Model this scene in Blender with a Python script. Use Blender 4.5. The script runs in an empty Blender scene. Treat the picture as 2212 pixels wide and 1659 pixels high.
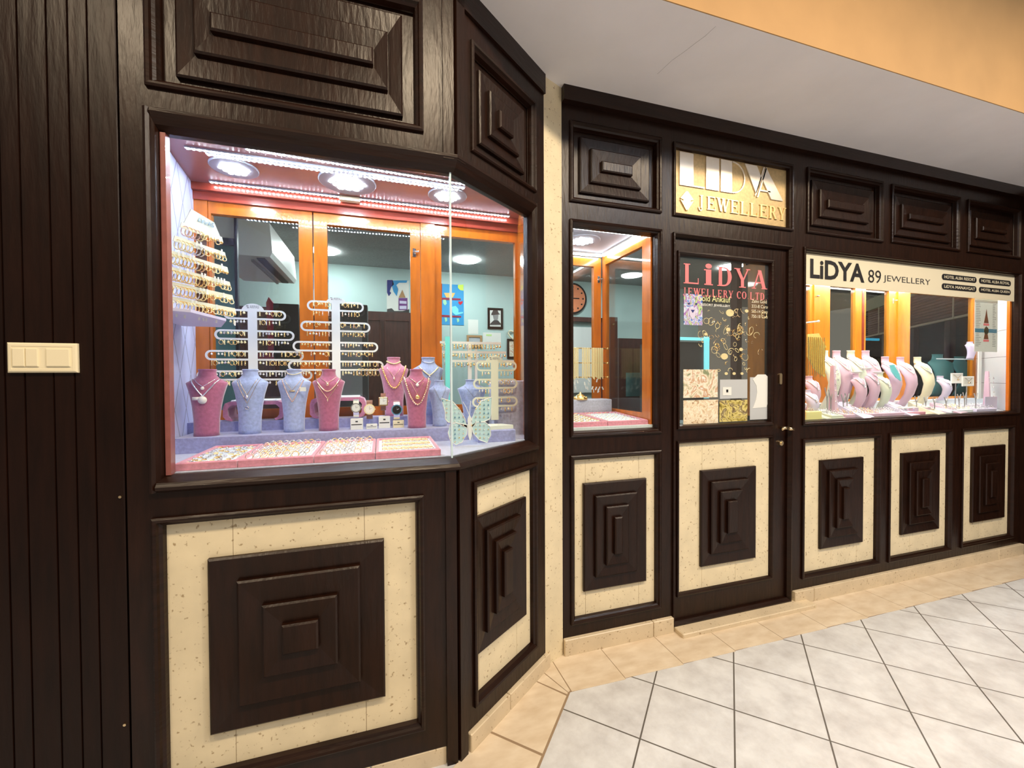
import bpy, math, random
from mathutils import Vector, Matrix
random.seed(7)
S = bpy.context.scene
COL = S.collection
PI = math.pi

# ------------------------------------------------------------------ camera
CAM_H = 1.45
YAW, PITCH, ROLL, FPX = math.radians(17.38233), math.radians(-0.93662), math.radians(-0.26103), 900.13
_f = Vector((math.sin(YAW)*math.cos(PITCH), math.cos(YAW)*math.cos(PITCH), math.sin(PITCH)))
_r0 = Vector((math.cos(YAW), -math.sin(YAW), 0)); _u0 = _r0.cross(_f)
_r = _r0*math.cos(ROLL) + _u0*math.sin(ROLL); _u = -_r0*math.sin(ROLL) + _u0*math.cos(ROLL)
cam_data = bpy.data.cameras.new('camera')
cam = bpy.data.objects.new('camera', cam_data); COL.objects.link(cam)
cam.matrix_world = Matrix(((_r.x, _u.x, -_f.x, 0), (_r.y, _u.y, -_f.y, 0), (_r.z, _u.z, -_f.z, CAM_H), (0, 0, 0, 1)))
cam_data.sensor_width = 36.0
cam_data.lens = FPX/2212*36.0
cam_data.clip_start = 0.02
S.camera = cam

# ------------------------------------------------------------------ world, lamps, exposure
S.view_settings.view_transform = 'Standard'
S.view_settings.look = 'None'
S.view_settings.gamma = 1.0
S.view_settings.exposure = 0.0
S.view_settings.use_curve_mapping = False
w = bpy.data.worlds.new('world'); S.world = w; w.use_nodes = True
w.node_tree.nodes['Background'].inputs[0].default_value = (1.0, 0.86, 0.72, 1)
w.node_tree.nodes['Background'].inputs[1].default_value = 0.24

def area_lamp(name, loc, size, power, color, rot=(0, 0, 0), shape='DISK', size_y=None):
    L = bpy.data.lights.new(name, 'AREA'); L.shape = shape; L.size = size
    if size_y: L.size_y = size_y
    L.energy = power; L.color = color
    o = bpy.data.objects.new(name, L); COL.objects.link(o); o.location = loc; o.rotation_euler = rot
    return o
for x, p in ((-1.45, 38), (0.3, 56), (1.95, 62), (3.8, 58)):
    area_lamp('corridor_downlight', (x, -0.05, 3.62), 0.34, p, (1.0, 0.79, 0.54))
area_lamp('corridor_ceiling_panel', (3.4, -1.6, 4.2), 1.6, 100, (0.84, 0.90, 1.0))

# ------------------------------------------------------------------ where a sight line of the photo meets a real plane
def ray(u, v): return _f + _r*((u-1106)/FPX) + _u*((829.5-v)/FPX)
def at(u, v, Y):
    d = ray(u, v); t = Y/d.y
    return Vector((d.x*t, Y, CAM_H+d.z*t))
def atz(u, v, Z):
    d = ray(u, v); t = (Z-CAM_H)/d.z
    return Vector((d.x*t, d.y*t, Z))

YR, YL, ZC = 1.9754, 1.5463, 2.924
class Frame:                                  # s along the wall, d into the shop, z up
    def __init__(self, ox, oy, ang):
        self.o = Vector((ox, oy, 0)); self.t = Vector((math.cos(ang), math.sin(ang), 0)); self.n = Vector((-math.sin(ang), math.cos(ang), 0))
    def __call__(self, s, d, z):
        p = self.o + self.t*s + self.n*d
        return (p.x, p.y, z)
FR, FL, FC = Frame(0, YR, 0), Frame(0, YL, 0), Frame(0.27, YL, math.radians(36.67))

# ------------------------------------------------------------------ materials
def new_mat(name):
    m = bpy.data.materials.new(name); m.use_nodes = True
    return m, m.node_tree.nodes, m.node_tree.links, m.node_tree.nodes['Principled BSDF']
def mat(name, col, rough=0.5, metal=0.0, spec=0.5, coat=0.0, noise=0.0, nscale=40.0, bump=0.0, bscale=60.0, stretch=(1, 1, 1), emit=None, estr=0.0, sheen=0.0, col2=None):
    m, N, L, b = new_mat(name)
    b.inputs['Base Color'].default_value = (*col, 1); b.inputs['Roughness'].default_value = rough
    b.inputs['Metallic'].default_value = metal; b.inputs['Specular IOR Level'].default_value = spec
    b.inputs['Coat Weight'].default_value = coat; b.inputs['Sheen Weight'].default_value = sheen
    if noise or bump or col2:
        tc = N.new('ShaderNodeTexCoord'); mp = N.new('ShaderNodeMapping'); mp.inputs['Scale'].default_value = stretch
        L.new(tc.outputs['Object'], mp.inputs[0])
    if noise or col2:
        n = N.new('ShaderNodeTexNoise'); n.inputs['Scale'].default_value = nscale; n.inputs['Detail'].default_value = 5
        L.new(mp.outputs[0], n.inputs['Vector'])
        r = N.new('ShaderNodeValToRGB'); L.new(n.outputs['Fac'], r.inputs[0])
        k = noise or 0.0
        lo = tuple(max(0, c*(1-k)) for c in col); hi = tuple(min(1, c*(1+k)) for c in col) if not col2 else col2
        r.color_ramp.elements[0].color = (*lo, 1); r.color_ramp.elements[1].color = (*hi, 1)
        r.color_ramp.elements[0].position = 0.3; r.color_ramp.elements[1].position = 0.7
        L.new(r.outputs[0], b.inputs['Base Color'])
    if bump:
        n2 = N.new('ShaderNodeTexNoise'); n2.inputs['Scale'].default_value = bscale; n2.inputs['Detail'].default_value = 4
        L.new(mp.outputs[0], n2.inputs['Vector'])
        bp = N.new('ShaderNodeBump'); bp.inputs['Strength'].default_value = bump; bp.inputs['Distance'].default_value = 0.01
        L.new(n2.outputs['Fac'], bp.inputs['Height']); L.new(bp.outputs[0], b.inputs['Normal'])
    if emit:
        b.inputs['Emission Color'].default_value = (*emit, 1); b.inputs['Emission Strength'].default_value = estr
    return m
def glow(name, col, k): return mat(name, col, 0.5, emit=col, estr=k)

M = {}
M['dark_wood'] = mat('dark_wood', (0.0150, 0.0048, 0.0022), 0.33, noise=0.35, nscale=6, bump=0.16, bscale=11, stretch=(6, 6, 1), spec=0.30)
M['dark_wood_h'] = mat('dark_wood_h', (0.0150, 0.0048, 0.0022), 0.33, coat=0.0, noise=0.35, nscale=6, bump=0.16, bscale=11, stretch=(1, 1, 7), spec=0.30)
M['plank_wood'] = mat('plank_wood', (0.0110, 0.0032, 0.0014), 0.40, spec=0.24, noise=0.3, nscale=5, bump=0.22, bscale=7, stretch=(7, 7, 1))
M['orange_wood'] = mat('orange_wood', (0.60, 0.155, 0.012), 0.22, coat=0.5, noise=0.18, nscale=5, stretch=(6, 6, 1))
M['yellow_wood'] = mat('yellow_wood', (0.72, 0.25, 0.02), 0.25, coat=0.4, noise=0.15, nscale=5, stretch=(6, 6, 1))  # long case's orange wood, its glaring brightness put into the colour
M['red_wood'] = mat('red_wood', (0.27, 0.035, 0.018), 0.24, coat=0.5, noise=0.15, nscale=5, stretch=(1, 6, 6))  # case header's orange wood, the reddening by light painted into the colour
M['ceiling_wood'] = mat('ceiling_wood', (0.26, 0.085, 0.075), 0.35, coat=0.3, noise=0.1, nscale=20, stretch=(2, 30, 2))
M['room_wood'] = mat('room_wood', (0.075, 0.022, 0.016), 0.4, noise=0.3, nscale=5, stretch=(6, 6, 1))
M['white_paint'] = mat('white_paint', (0.86, 0.85, 0.90), 0.75, noise=0.04, nscale=3)
M['yellow_paint'] = mat('yellow_paint', (0.46, 0.275, 0.115), 0.75, noise=0.05, nscale=5)
M['lamp_plate'] = mat('lamp_plate', (0.36, 0.36, 0.42), 0.5)
M['cream_plastic'] = mat('cream_plastic', (0.86, 0.78, 0.56), 0.35)
M['white_plastic'] = mat('white_plastic', (0.85, 0.86, 0.84), 0.35)
M['cream_board'] = mat('cream_board', (0.80, 0.82, 0.68), 0.4)
M['black'] = mat('black', (0.006, 0.006, 0.007), 0.3)
M['ink'] = mat('ink', (0.012, 0.012, 0.014), 0.6)
M['dark_grey'] = mat('dark_grey', (0.05, 0.05, 0.055), 0.5)
M['mid_grey'] = mat('mid_grey', (0.28, 0.28, 0.29), 0.5)
M['chrome'] = mat('chrome', (0.82, 0.82, 0.84), 0.16, 1.0)
M['brass'] = mat('brass', (0.80, 0.62, 0.38), 0.25, 1.0)
M['gold'] = mat('gold', (1.0, 0.70, 0.28), 0.25, 1.0)
M['pale_gold'] = mat('pale_gold', (0.95, 0.82, 0.46), 0.35, 0.3)
M['rose_gold'] = mat('rose_gold', (0.95, 0.66, 0.50), 0.25, 1.0)
M['silver'] = mat('silver', (0.86, 0.86, 0.88), 0.25, 1.0)
M['pearl'] = mat('pearl', (0.93, 0.88, 0.80), 0.2, coat=0.5)
M['gem_blue'] = mat('gem_blue', (0.12, 0.30, 0.45), 0.1, coat=0.6)
M['turquoise'] = mat('turquoise', (0.22, 0.75, 0.82), 0.3, coat=0.4)
M['red_gem'] = mat('red_gem', (0.65, 0.03, 0.05), 0.2)
def velvet(name, c): return mat(name, c, 0.85, noise=0.14, nscale=90, bump=0.12, bscale=160, sheen=0.6)
M['pink_velvet'] = velvet('pink_velvet', (0.42, 0.115, 0.21))
M['rose_velvet'] = velvet('rose_velvet', (0.58, 0.22, 0.36))
M['lilac_velvet'] = velvet('lilac_velvet', (0.35, 0.42, 0.68))
M['tray_pink'] = velvet('tray_pink', (0.70, 0.27, 0.36))
M['step_velvet'] = velvet('step_velvet', (0.33, 0.34, 0.58))
M['grey_velvet'] = velvet('grey_velvet', (0.50, 0.53, 0.68))
M['mauve_leather'] = mat('mauve_leather', (0.66, 0.46, 0.60), 0.5, sheen=0.2)
M['green_leather'] = mat('green_leather', (0.68, 0.74, 0.62), 0.5, sheen=0.2)
M['cream_leather'] = mat('cream_leather', (0.80, 0.76, 0.56), 0.5)
M['violet_leather'] = mat('violet_leather', (0.66, 0.62, 0.82), 0.5)
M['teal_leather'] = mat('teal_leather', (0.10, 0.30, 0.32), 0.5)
M['white_pad'] = mat('white_pad', (0.78, 0.84, 0.90), 0.8, noise=0.06, nscale=120)
M['butterfly_card'] = mat('butterfly_card', (0.55, 0.76, 0.80), 0.6)
M['leaf_green'] = mat('leaf_green', (0.55, 0.80, 0.30), 0.7)
M['brown_leather'] = mat('brown_leather', (0.20, 0.07, 0.035), 0.5)
M['paper'] = mat('paper', (0.82, 0.83, 0.78), 0.7)
M['sign_cream'] = mat('sign_cream', (0.80, 0.74, 0.56), 0.3)
M['yellow_print'] = mat('yellow_print', (0.85, 0.82, 0.40), 0.5)
M['sign_gold'] = mat('sign_gold', (0.60, 0.44, 0.22), 0.4, 0.35, noise=0.12, nscale=60)
M['sign_letter'] = mat('sign_letter', (0.90, 0.86, 0.78), 0.25, 0.6)
M['sign_letter_gold'] = mat('sign_letter_gold', (0.95, 0.78, 0.40), 0.3, 0.6)
M['pink_vinyl'] = mat('pink_vinyl', (0.85, 0.22, 0.24), 0.5)
M['room_wall'] = mat('room_wall', (0.50, 0.66, 0.64), 0.8, noise=0.04, nscale=2)
M['room_side'] = mat('room_side', (0.48, 0.43, 0.37), 0.8, noise=0.05, nscale=2)
M['room_ceiling'] = mat('room_ceiling', (0.36, 0.38, 0.37), 0.8, noise=0.12, nscale=60)
M['room_floor'] = mat('room_floor', (0.30, 0.25, 0.22), 0.4)
M['tile_white'] = mat('tile_white', (0.82, 0.84, 0.86), 0.3)
M['clock_face'] = mat('clock_face', (0.85, 0.28, 0.13), 0.4)
M['blind_slat'] = mat('blind_slat', (0.24, 0.09, 0.05), 0.4)
M['blind_pale'] = mat('blind_pale', (0.62, 0.70, 0.55), 0.5)
M['blind_rail'] = mat('blind_rail', (0.80, 0.62, 0.45), 0.5)
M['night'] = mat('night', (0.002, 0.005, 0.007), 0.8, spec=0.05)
M['orange_print'] = mat('orange_print', (0.85, 0.50, 0.15), 0.7)
M['sky_print'] = mat('sky_print', (0.03, 0.30, 0.62), 0.7)
M['navy_print'] = mat('navy_print', (0.02, 0.03, 0.20), 0.7)
M['green_print'] = mat('green_print', (0.35, 0.72, 0.45), 0.7)
M['lime_print'] = mat('lime_print', (0.62, 0.85, 0.10), 0.7)
M['maroon_print'] = mat('maroon_print', (0.28, 0.01, 0.04), 0.7)
M['purple_print'] = mat('purple_print', (0.16, 0.04, 0.22), 0.7)
M['tan_print'] = mat('tan_print', (0.45, 0.26, 0.12), 0.7)
M['led'] = glow('led', (0.72, 0.84, 1.0), 240)
M['disc_led'] = glow('disc_led', (0.82, 0.88, 1.0), 85)
M['tube'] = glow('tube', (0.93, 0.96, 1.0), 24)
M['tube_warm'] = glow('tube_warm', (1.0, 0.96, 0.92), 75)
M['room_light'] = glow('room_light', (0.97, 0.98, 1.0), 85)
M['cyan_strip'] = glow('cyan_strip', (0.25, 0.85, 0.95), 1.3)
M['blue_strip'] = glow('blue_strip', (0.05, 0.45, 0.70), 0.9)

def marble(name, col, big=0.0):
    m, N, L, b = new_mat(name)
    tc = N.new('ShaderNodeTexCoord')
    n1 = N.new('ShaderNodeTexNoise'); n1.inputs['Scale'].default_value = 9; n1.inputs['Detail'].default_value = 6
    v = N.new('ShaderNodeTexNoise'); v.inputs['Scale'].default_value = 75; v.inputs['Detail'].default_value = 2
    L.new(tc.outputs['Object'], n1.inputs['Vector']); L.new(tc.outputs['Object'], v.inputs['Vector'])
    r = N.new('ShaderNodeValToRGB'); L.new(n1.outputs['Fac'], r.inputs[0])
    r.color_ramp.elements[0].position = 0.3; r.color_ramp.elements[1].position = 0.7
    r.color_ramp.elements[0].color = (*[c*0.86 for c in col], 1); r.color_ramp.elements[1].color = (*col, 1)
    s = N.new('ShaderNodeValToRGB'); L.new(v.outputs['Fac'], s.inputs[0])
    s.color_ramp.elements[0].position = 0.27; s.color_ramp.elements[1].position = 0.36
    s.color_ramp.elements[0].color = (0.35, 0.25, 0.13, 1); s.color_ramp.elements[1].color = (1, 1, 1, 1)
    mx = N.new('ShaderNodeMix'); mx.data_type = 'RGBA'; mx.blend_type = 'MULTIPLY'; mx.inputs['Factor'].default_value = 0.75
    L.new(r.outputs[0], mx.inputs[6]); L.new(s.outputs[0], mx.inputs[7]); L.new(mx.outputs[2], b.inputs['Base Color'])
    b.inputs['Roughness'].default_value = 0.38
    return m
M['marble'] = marble('marble', (0.86, 0.75, 0.52))
M['marble_tan'] = marble('marble_tan', (0.74, 0.62, 0.44))

def glass(name, tint=(1, 1, 1), k=1.0, film=0.0):
    m = bpy.data.materials.new(name); m.use_nodes = True; N = m.node_tree.nodes; L = m.node_tree.links; N.clear()
    out = N.new('ShaderNodeOutputMaterial'); t = N.new('ShaderNodeBsdfTransparent'); g = N.new('ShaderNodeBsdfGlossy')
    t.inputs[0].default_value = (*tint, 1); g.inputs['Roughness'].default_value = 0.02
    f = N.new('ShaderNodeLayerWeight'); f.inputs['Blend'].default_value = 0.5
    e = N.new('ShaderNodeMath'); e.operation = 'POWER'; e.inputs[1].default_value = 5.0; L.new(f.outputs['Facing'], e.inputs[0])
    q = N.new('ShaderNodeMath'); q.operation = 'MULTIPLY_ADD'; q.inputs[1].default_value = 0.9*k; q.inputs[2].default_value = 0.035*k; q.use_clamp = True
    L.new(e.outputs[0], q.inputs[0])
    mx = N.new('ShaderNodeMixShader'); L.new(q.outputs[0], mx.inputs[0]); L.new(t.outputs[0], mx.inputs[1]); L.new(g.outputs[0], mx.inputs[2])
    last = mx
    if film:
        d = N.new('ShaderNodeBsdfDiffuse'); d.inputs[0].default_value = (0.55, 0.55, 0.5, 1)
        m2 = N.new('ShaderNodeMixShader'); m2.inputs[0].default_value = film
        L.new(mx.outputs[0], m2.inputs[1]); L.new(d.outputs[0], m2.inputs[2]); last = m2
    L.new(last.outputs[0], out.inputs[0])
    return m
M['glass'] = glass('glass', (0.97, 0.99, 0.98), 0.9)
M['case_glass'] = glass('case_glass', (0.95, 0.99, 0.98), 1.0)
M['rear_glass'] = glass('rear_glass', (0.85, 0.88, 0.88), 0.4)
M['door_glass'] = glass('door_glass', (0.80, 0.82, 0.80), 1.6, 0.03)
M['edge_glass'] = mat('edge_glass', (0.62, 0.80, 0.88), 0.2, coat=0.5)
M['edge_green'] = mat('edge_green', (0.22, 0.85, 0.80), 0.2, coat=0.5)

def floor_tile_mat():
    m, N, L, b = new_mat('white_floor_tile')
    tc = N.new('ShaderNodeTexCoord'); mp = N.new('ShaderNodeMapping')
    ts = 0.33576
    mp.vector_type = 'TEXTURE'
    mp.inputs['Location'].default_value = (1.6868, 2.6058, 0); mp.inputs['Rotation'].default_value = (0, 0, math.radians(-45)); mp.inputs['Scale'].default_value = (ts, ts, 1)
    L.new(tc.outputs['Object'], mp.inputs[0])
    sp = N.new('ShaderNodeSeparateXYZ'); L.new(mp.outputs[0], sp.inputs[0])
    outs = []
    for ax in ('X', 'Y'):
        fr = N.new('ShaderNodeMath'); fr.operation = 'FRACT'; L.new(sp.outputs[ax], fr.inputs[0])
        a = N.new('ShaderNodeMath'); a.operation = 'SUBTRACT'; L.new(fr.outputs[0], a.inputs[0]); a.inputs[1].default_value = 0.5
        c = N.new('ShaderNodeMath'); c.operation = 'ABSOLUTE'; L.new(a.outputs[0], c.inputs[0])
        outs.append(c)
    mxm = N.new('ShaderNodeMath'); mxm.operation = 'MAXIMUM'; L.new(outs[0].outputs[0], mxm.inputs[0]); L.new(outs[1].outputs[0], mxm.inputs[1])
    g = N.new('ShaderNodeMath'); g.operation = 'GREATER_THAN'; L.new(mxm.outputs[0], g.inputs[0]); g.inputs[1].default_value = 0.4905
    n = N.new('ShaderNodeTexNoise'); n.inputs['Scale'].default_value = 7; n.inputs['Detail'].default_value = 8; n.inputs['Roughness'].default_value = 0.65
    L.new(tc.outputs['Object'], n.inputs['Vector'])
    r = N.new('ShaderNodeValToRGB'); L.new(n.outputs['Fac'], r.inputs[0])
    r.color_ramp.elements[0].position = 0.28; r.color_ramp.elements[1].position = 0.62
    r.color_ramp.elements[0].color = (0.48, 0.48, 0.50, 1); r.color_ramp.elements[1].color = (0.68, 0.70, 0.73, 1)
    mx = N.new('ShaderNodeMix'); mx.data_type = 'RGBA'; L.new(g.outputs[0], mx.inputs['Factor']); L.new(r.outputs[0], mx.inputs[6]); mx.inputs[7].default_value = (0.11, 0.10, 0.09, 1)
    L.new(mx.outputs[2], b.inputs['Base Color']); b.inputs['Roughness'].default_value = 0.33
    bp = N.new('ShaderNodeBump'); bp.inputs['Strength'].default_value = 0.08; L.new(n.outputs['Fac'], bp.inputs['Height']); L.new(bp.outputs[0], b.inputs['Normal'])
    return m
M['floor_tile'] = floor_tile_mat()
M['grout'] = mat('grout', (0.30, 0.21, 0.13), 0.8)
M['border_tile'] = mat('border_tile', (0.62, 0.50, 0.36), 0.35, noise=0.0, col2=(0.76, 0.66, 0.52), nscale=9, stretch=(1, 2.2, 1))

def quilt_mat():
    m, N, L, b = new_mat('quilted_lilac_fabric')
    tc = N.new('ShaderNodeTexCoord'); mp = N.new('ShaderNodeMapping'); mp.inputs['Scale'].default_value = (0.001, 7.0, 3.4)
    L.new(tc.outputs['Object'], mp.inputs[0]); sp = N.new('ShaderNodeSeparateXYZ'); L.new(mp.outputs[0], sp.inputs[0])
    rs = []
    for op in ('ADD', 'SUBTRACT'):
        a = N.new('ShaderNodeMath'); a.operation = op; L.new(sp.outputs['Y'], a.inputs[0]); L.new(sp.outputs['Z'], a.inputs[1])
        fr = N.new('ShaderNodeMath'); fr.operation = 'FRACT'; L.new(a.outputs[0], fr.inputs[0])
        c = N.new('ShaderNodeMath'); c.operation = 'SUBTRACT'; L.new(fr.outputs[0], c.inputs[0]); c.inputs[1].default_value = 0.5
        d = N.new('ShaderNodeMath'); d.operation = 'ABSOLUTE'; L.new(c.outputs[0], d.inputs[0]); rs.append(d)
    mn = N.new('ShaderNodeMath'); mn.operation = 'MINIMUM'; L.new(rs[0].outputs[0], mn.inputs[0]); L.new(rs[1].outputs[0], mn.inputs[1])
    r = N.new('ShaderNodeValToRGB'); L.new(mn.outputs[0], r.inputs[0])
    r.color_ramp.elements[0].position = 0.012; r.color_ramp.elements[1].position = 0.035
    r.color_ramp.elements[0].color = (0.10, 0.10, 0.22, 1); r.color_ramp.elements[1].color = (0.44, 0.47, 0.76, 1)
    L.new(r.outputs[0], b.inputs['Base Color']); b.inputs['Roughness'].default_value = 0.8; b.inputs['Sheen Weight'].default_value = 0.4
    return m
M['quilt'] = quilt_mat()

def photo_mat(name, cols, scale=14, seed=0.0):      # a printed picture: soft mottled shapes in the print's own colours
    m, N, L, b = new_mat(name)
    tc = N.new('ShaderNodeTexCoord'); mp = N.new('ShaderNodeMapping'); mp.inputs['Location'].default_value = (seed, seed*1.7, seed*0.3)
    L.new(tc.outputs['Object'], mp.inputs[0])
    n = N.new('ShaderNodeTexNoise'); n.inputs['Scale'].default_value = scale; n.inputs['Detail'].default_value = 3; n.inputs['Distortion'].default_value = 1.6
    L.new(mp.outputs[0], n.inputs['Vector'])
    r = N.new('ShaderNodeValToRGB'); L.new(n.outputs['Fac'], r.inputs[0])
    while len(r.color_ramp.elements) < len(cols): r.color_ramp.elements.new(0.5)
    for i, c in enumerate(cols):
        r.color_ramp.elements[i].position = 0.3+0.4*i/(len(cols)-1); r.color_ramp.elements[i].color = (*c, 1)
    L.new(r.outputs[0], b.inputs['Base Color']); b.inputs['Roughness'].default_value = 0.3
    return m
M['print_colour'] = photo_mat('print_colour', [(0.02, 0.02, 0.10), (0.12, 0.25, 0.75), (0.75, 0.85, 0.95), (0.35, 0.10, 0.55), (0.60, 0.85, 0.35), (0.03, 0.04, 0.15)], 22, 3)
M['print_cream'] = photo_mat('print_cream', [(0.25, 0.30, 0.18), (0.70, 0.62, 0.45), (0.88, 0.85, 0.74), (0.55, 0.30, 0.15), (0.85, 0.85, 0.80)], 16, 5)
M['print_gold'] = photo_mat('print_gold', [(0.04, 0.03, 0.02), (0.45, 0.36, 0.08), (0.75, 0.65, 0.25), (0.12, 0.07, 0.04), (0.80, 0.72, 0.40)], 20, 8)
M['print_skin'] = photo_mat('print_skin', [(0.30, 0.18, 0.10), (0.78, 0.62, 0.42), (0.92, 0.86, 0.70), (0.70, 0.55, 0.35), (0.95, 0.93, 0.86)], 24, 11)
M['print_grey'] = mat('print_grey', (0.52, 0.55, 0.58), 0.3)
M['print_white'] = mat('print_white', (0.80, 0.82, 0.80), 0.3)
M['print_dark'] = photo_mat('print_dark', [(0.02, 0.02, 0.03), (0.05, 0.05, 0.06), (0.10, 0.10, 0.10)], 3, 2)
M['woven_gold'] = mat('woven_gold', (0.95, 0.68, 0.18), 0.3, 0.6, noise=0.35, nscale=220, bump=0.5, bscale=240)

# ------------------------------------------------------------------ mesh helpers
class MB:
    def __init__(self): self.v = []; self.f = []
    def add(self, vs, fs):
        k = len(self.v); self.v += [tuple(p) for p in vs]; self.f += [tuple(i+k for i in f) for f in fs]; return self
    def box(self, x0, x1, y0, y1, z0, z1, F=None):
        P = [(x, y, z) for z in (z0, z1) for x, y in ((x0, y0), (x1, y0), (x1, y1), (x0, y1))]
        if F: P = [F(*p) for p in P]
        return self.add(P, [(3, 2, 1, 0), (4, 5, 6, 7), (0, 1, 5, 4), (1, 2, 6, 5), (2, 3, 7, 6), (3, 0, 4, 7)])
    def bbox(self, x0, x1, y0, y1, z0, z1, b=0.004, F=None):      # box with chamfered vertical edges and top
        pl = [(x0+b, y0), (x1-b, y0), (x1, y0+b), (x1, y1-b), (x1-b, y1), (x0+b, y1), (x0, y1-b), (x0, y0+b)]
        pi = [(x0+2*b, y0+b), (x1-2*b, y0+b), (x1-b, y0+2*b), (x1-b, y1-2*b), (x1-2*b, y1-b), (x0+2*b, y1-b), (x0+b, y1-2*b), (x0+b, y0+2*b)]
        P = [(*p, z0) for p in pl] + [(*p, z1-b) for p in pl] + [(*p, z1) for p in pi]
        if F: P = [F(*p) for p in P]
        fs = [tuple(range(7, -1, -1)), tuple(range(16, 24))]
        for r in (0, 8):
            for i in range(8): j = (i+1) % 8; fs.append((r+i, r+j, r+8+j, r+8+i))
        return self.add(P, fs)
    def prism(self, poly, y0, y1, F=None, plane='xz'):            # polygon in x,z pushed along y (or x,y along z)
        n = len(poly)
        if plane == 'xz': P = [(a, y0, c) for a, c in poly] + [(a, y1, c) for a, c in poly]
        else: P = [(a, c, y0) for a, c in poly] + [(a, c, y1) for a, c in poly]
        if F: P = [F(*p) for p in P]
        fs = [tuple(range(n)), tuple(range(2*n-1, n-1, -1))] + [(i, (i+n), (i+1) % n+n, (i+1) % n) for i in range(n)]
        return self.add(P, fs)
    def tube(self, path, r, n=8, closed=False, cap=True):
        path = [Vector(p) for p in path]; m = len(path); rings = []
        for i, p in enumerate(path):
            a = path[(i-1) % m] if (closed or i > 0) else p; c = path[(i+1) % m] if (closed or i < m-1) else p
            t = (c-a).normalized() if (c-a).length > 1e-9 else Vector((0, 0, 1))
            up = Vector((0, 0, 1)) if abs(t.z) < 0.9 else Vector((1, 0, 0))
            e1 = t.cross(up).normalized(); e2 = t.cross(e1)
            rr = r[i] if isinstance(r, (list, tuple)) else r
            rings.append([p+e1*math.cos(2*PI*k/n)*rr+e2*math.sin(2*PI*k/n)*rr for k in range(n)])
        V = [q for R in rings for q in R]; fs = []
        for i in range(m if closed else m-1):
            j = (i+1) % m
            for k in range(n): l = (k+1) % n; fs.append((i*n+k, i*n+l, j*n+l, j*n+k))
        if not closed and cap: fs += [tuple(range(n-1, -1, -1)), tuple(range((m-1)*n, m*n))]
        return self.add(V, fs)
    def lathe(self, prof, n=20, loc=(0, 0, 0), ax='z'):
        V = []; m = len(prof)
        for r, h in prof:
            for k in range(n):
                a = 2*PI*k/n; x, y, z = r*math.cos(a), r*math.sin(a), h
                if ax == 'y': x, y, z = x, h, z if False else y
                V.append((x+loc[0], y+loc[1], z+loc[2]))
        fs = [(i*n+k, i*n+(k+1) % n, (i+1)*n+(k+1) % n, (i+1)*n+k) for i in range(m-1) for k in range(n)]
        fs += [tuple(range(n-1, -1, -1)), tuple(range((m-1)*n, m*n))]
        return self.add(V, fs)
    def disc_y(self, cx, y0, y1, cz, rx, rz=None, n=20):           # round plate facing -y
        rz = rz or rx
        return self.prism([(cx+rx*math.cos(2*PI*k/n), cz+rz*math.sin(2*PI*k/n)) for k in range(n)], y0, y1)
    def ball(self, c, r, n=8, m=6):
        V = []; 
        for i in range(m+1):
            a = PI*i/m
            for k in range(n): V.append((c[0]+r*math.sin(a)*math.cos(2*PI*k/n), c[1]+r*math.sin(a)*math.sin(2*PI*k/n), c[2]+r*math.cos(a)))
        return self.add(V, [(i*n+k, (i+1)*n+k, (i+1)*n+(k+1) % n, i*n+(k+1) % n) for i in range(m) for k in range(n)])
    def rings(self, F, s0, s1, z0, z1, prof, cap=True):            # mitred rectangular mouldings: prof = (inset_s, inset_z, d)
        V = []
        for p in prof:
            a, c, d = (p[0], p[0], p[1]) if len(p) == 2 else p
            V += [F(s0+a, d, z0+c), F(s1-a, d, z0+c), F(s1-a, d, z1-c), F(s0+a, d, z1-c)]
        fs = []
        for i in range(len(prof)-1):
            for k in range(4): l = (k+1) % 4; fs.append((i*4+k, i*4+l, i*4+4+l, i*4+4+k))
        if cap: q = (len(prof)-1)*4; fs.append((q, q+1, q+2, q+3))
        return self.add(V, fs)
    def sweep(self, path, prof, F=None):                           # path in plan, prof (offset to the shop side, z)
        path = [Vector(p) for p in path]; m = len(path); V = []; n = len(prof)
        for i, p in enumerate(path):
            ds = []
            if i > 0: ds.append((p-path[i-1]).normalized())
            if i < m-1: ds.append((path[i+1]-p).normalized())
            ns = [Vector((-d.y, d.x)) for d in ds]
            nn = (sum(ns, Vector((0, 0)))).normalized(); k = 1/max(0.3, nn.dot(ns[0]))
            for o, z in prof: V.append((p.x+nn.x*o*k, p.y+nn.y*o*k, z))
        fs = [(i*n+k, (i+1)*n+k, (i+1)*n+(k+1) % n, i*n+(k+1) % n) for i in range(m-1) for k in range(n)]
        fs += [tuple(range(n)), tuple(range(m*n-1, (m-1)*n-1, -1))]
        return self.add(V, fs)
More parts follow.
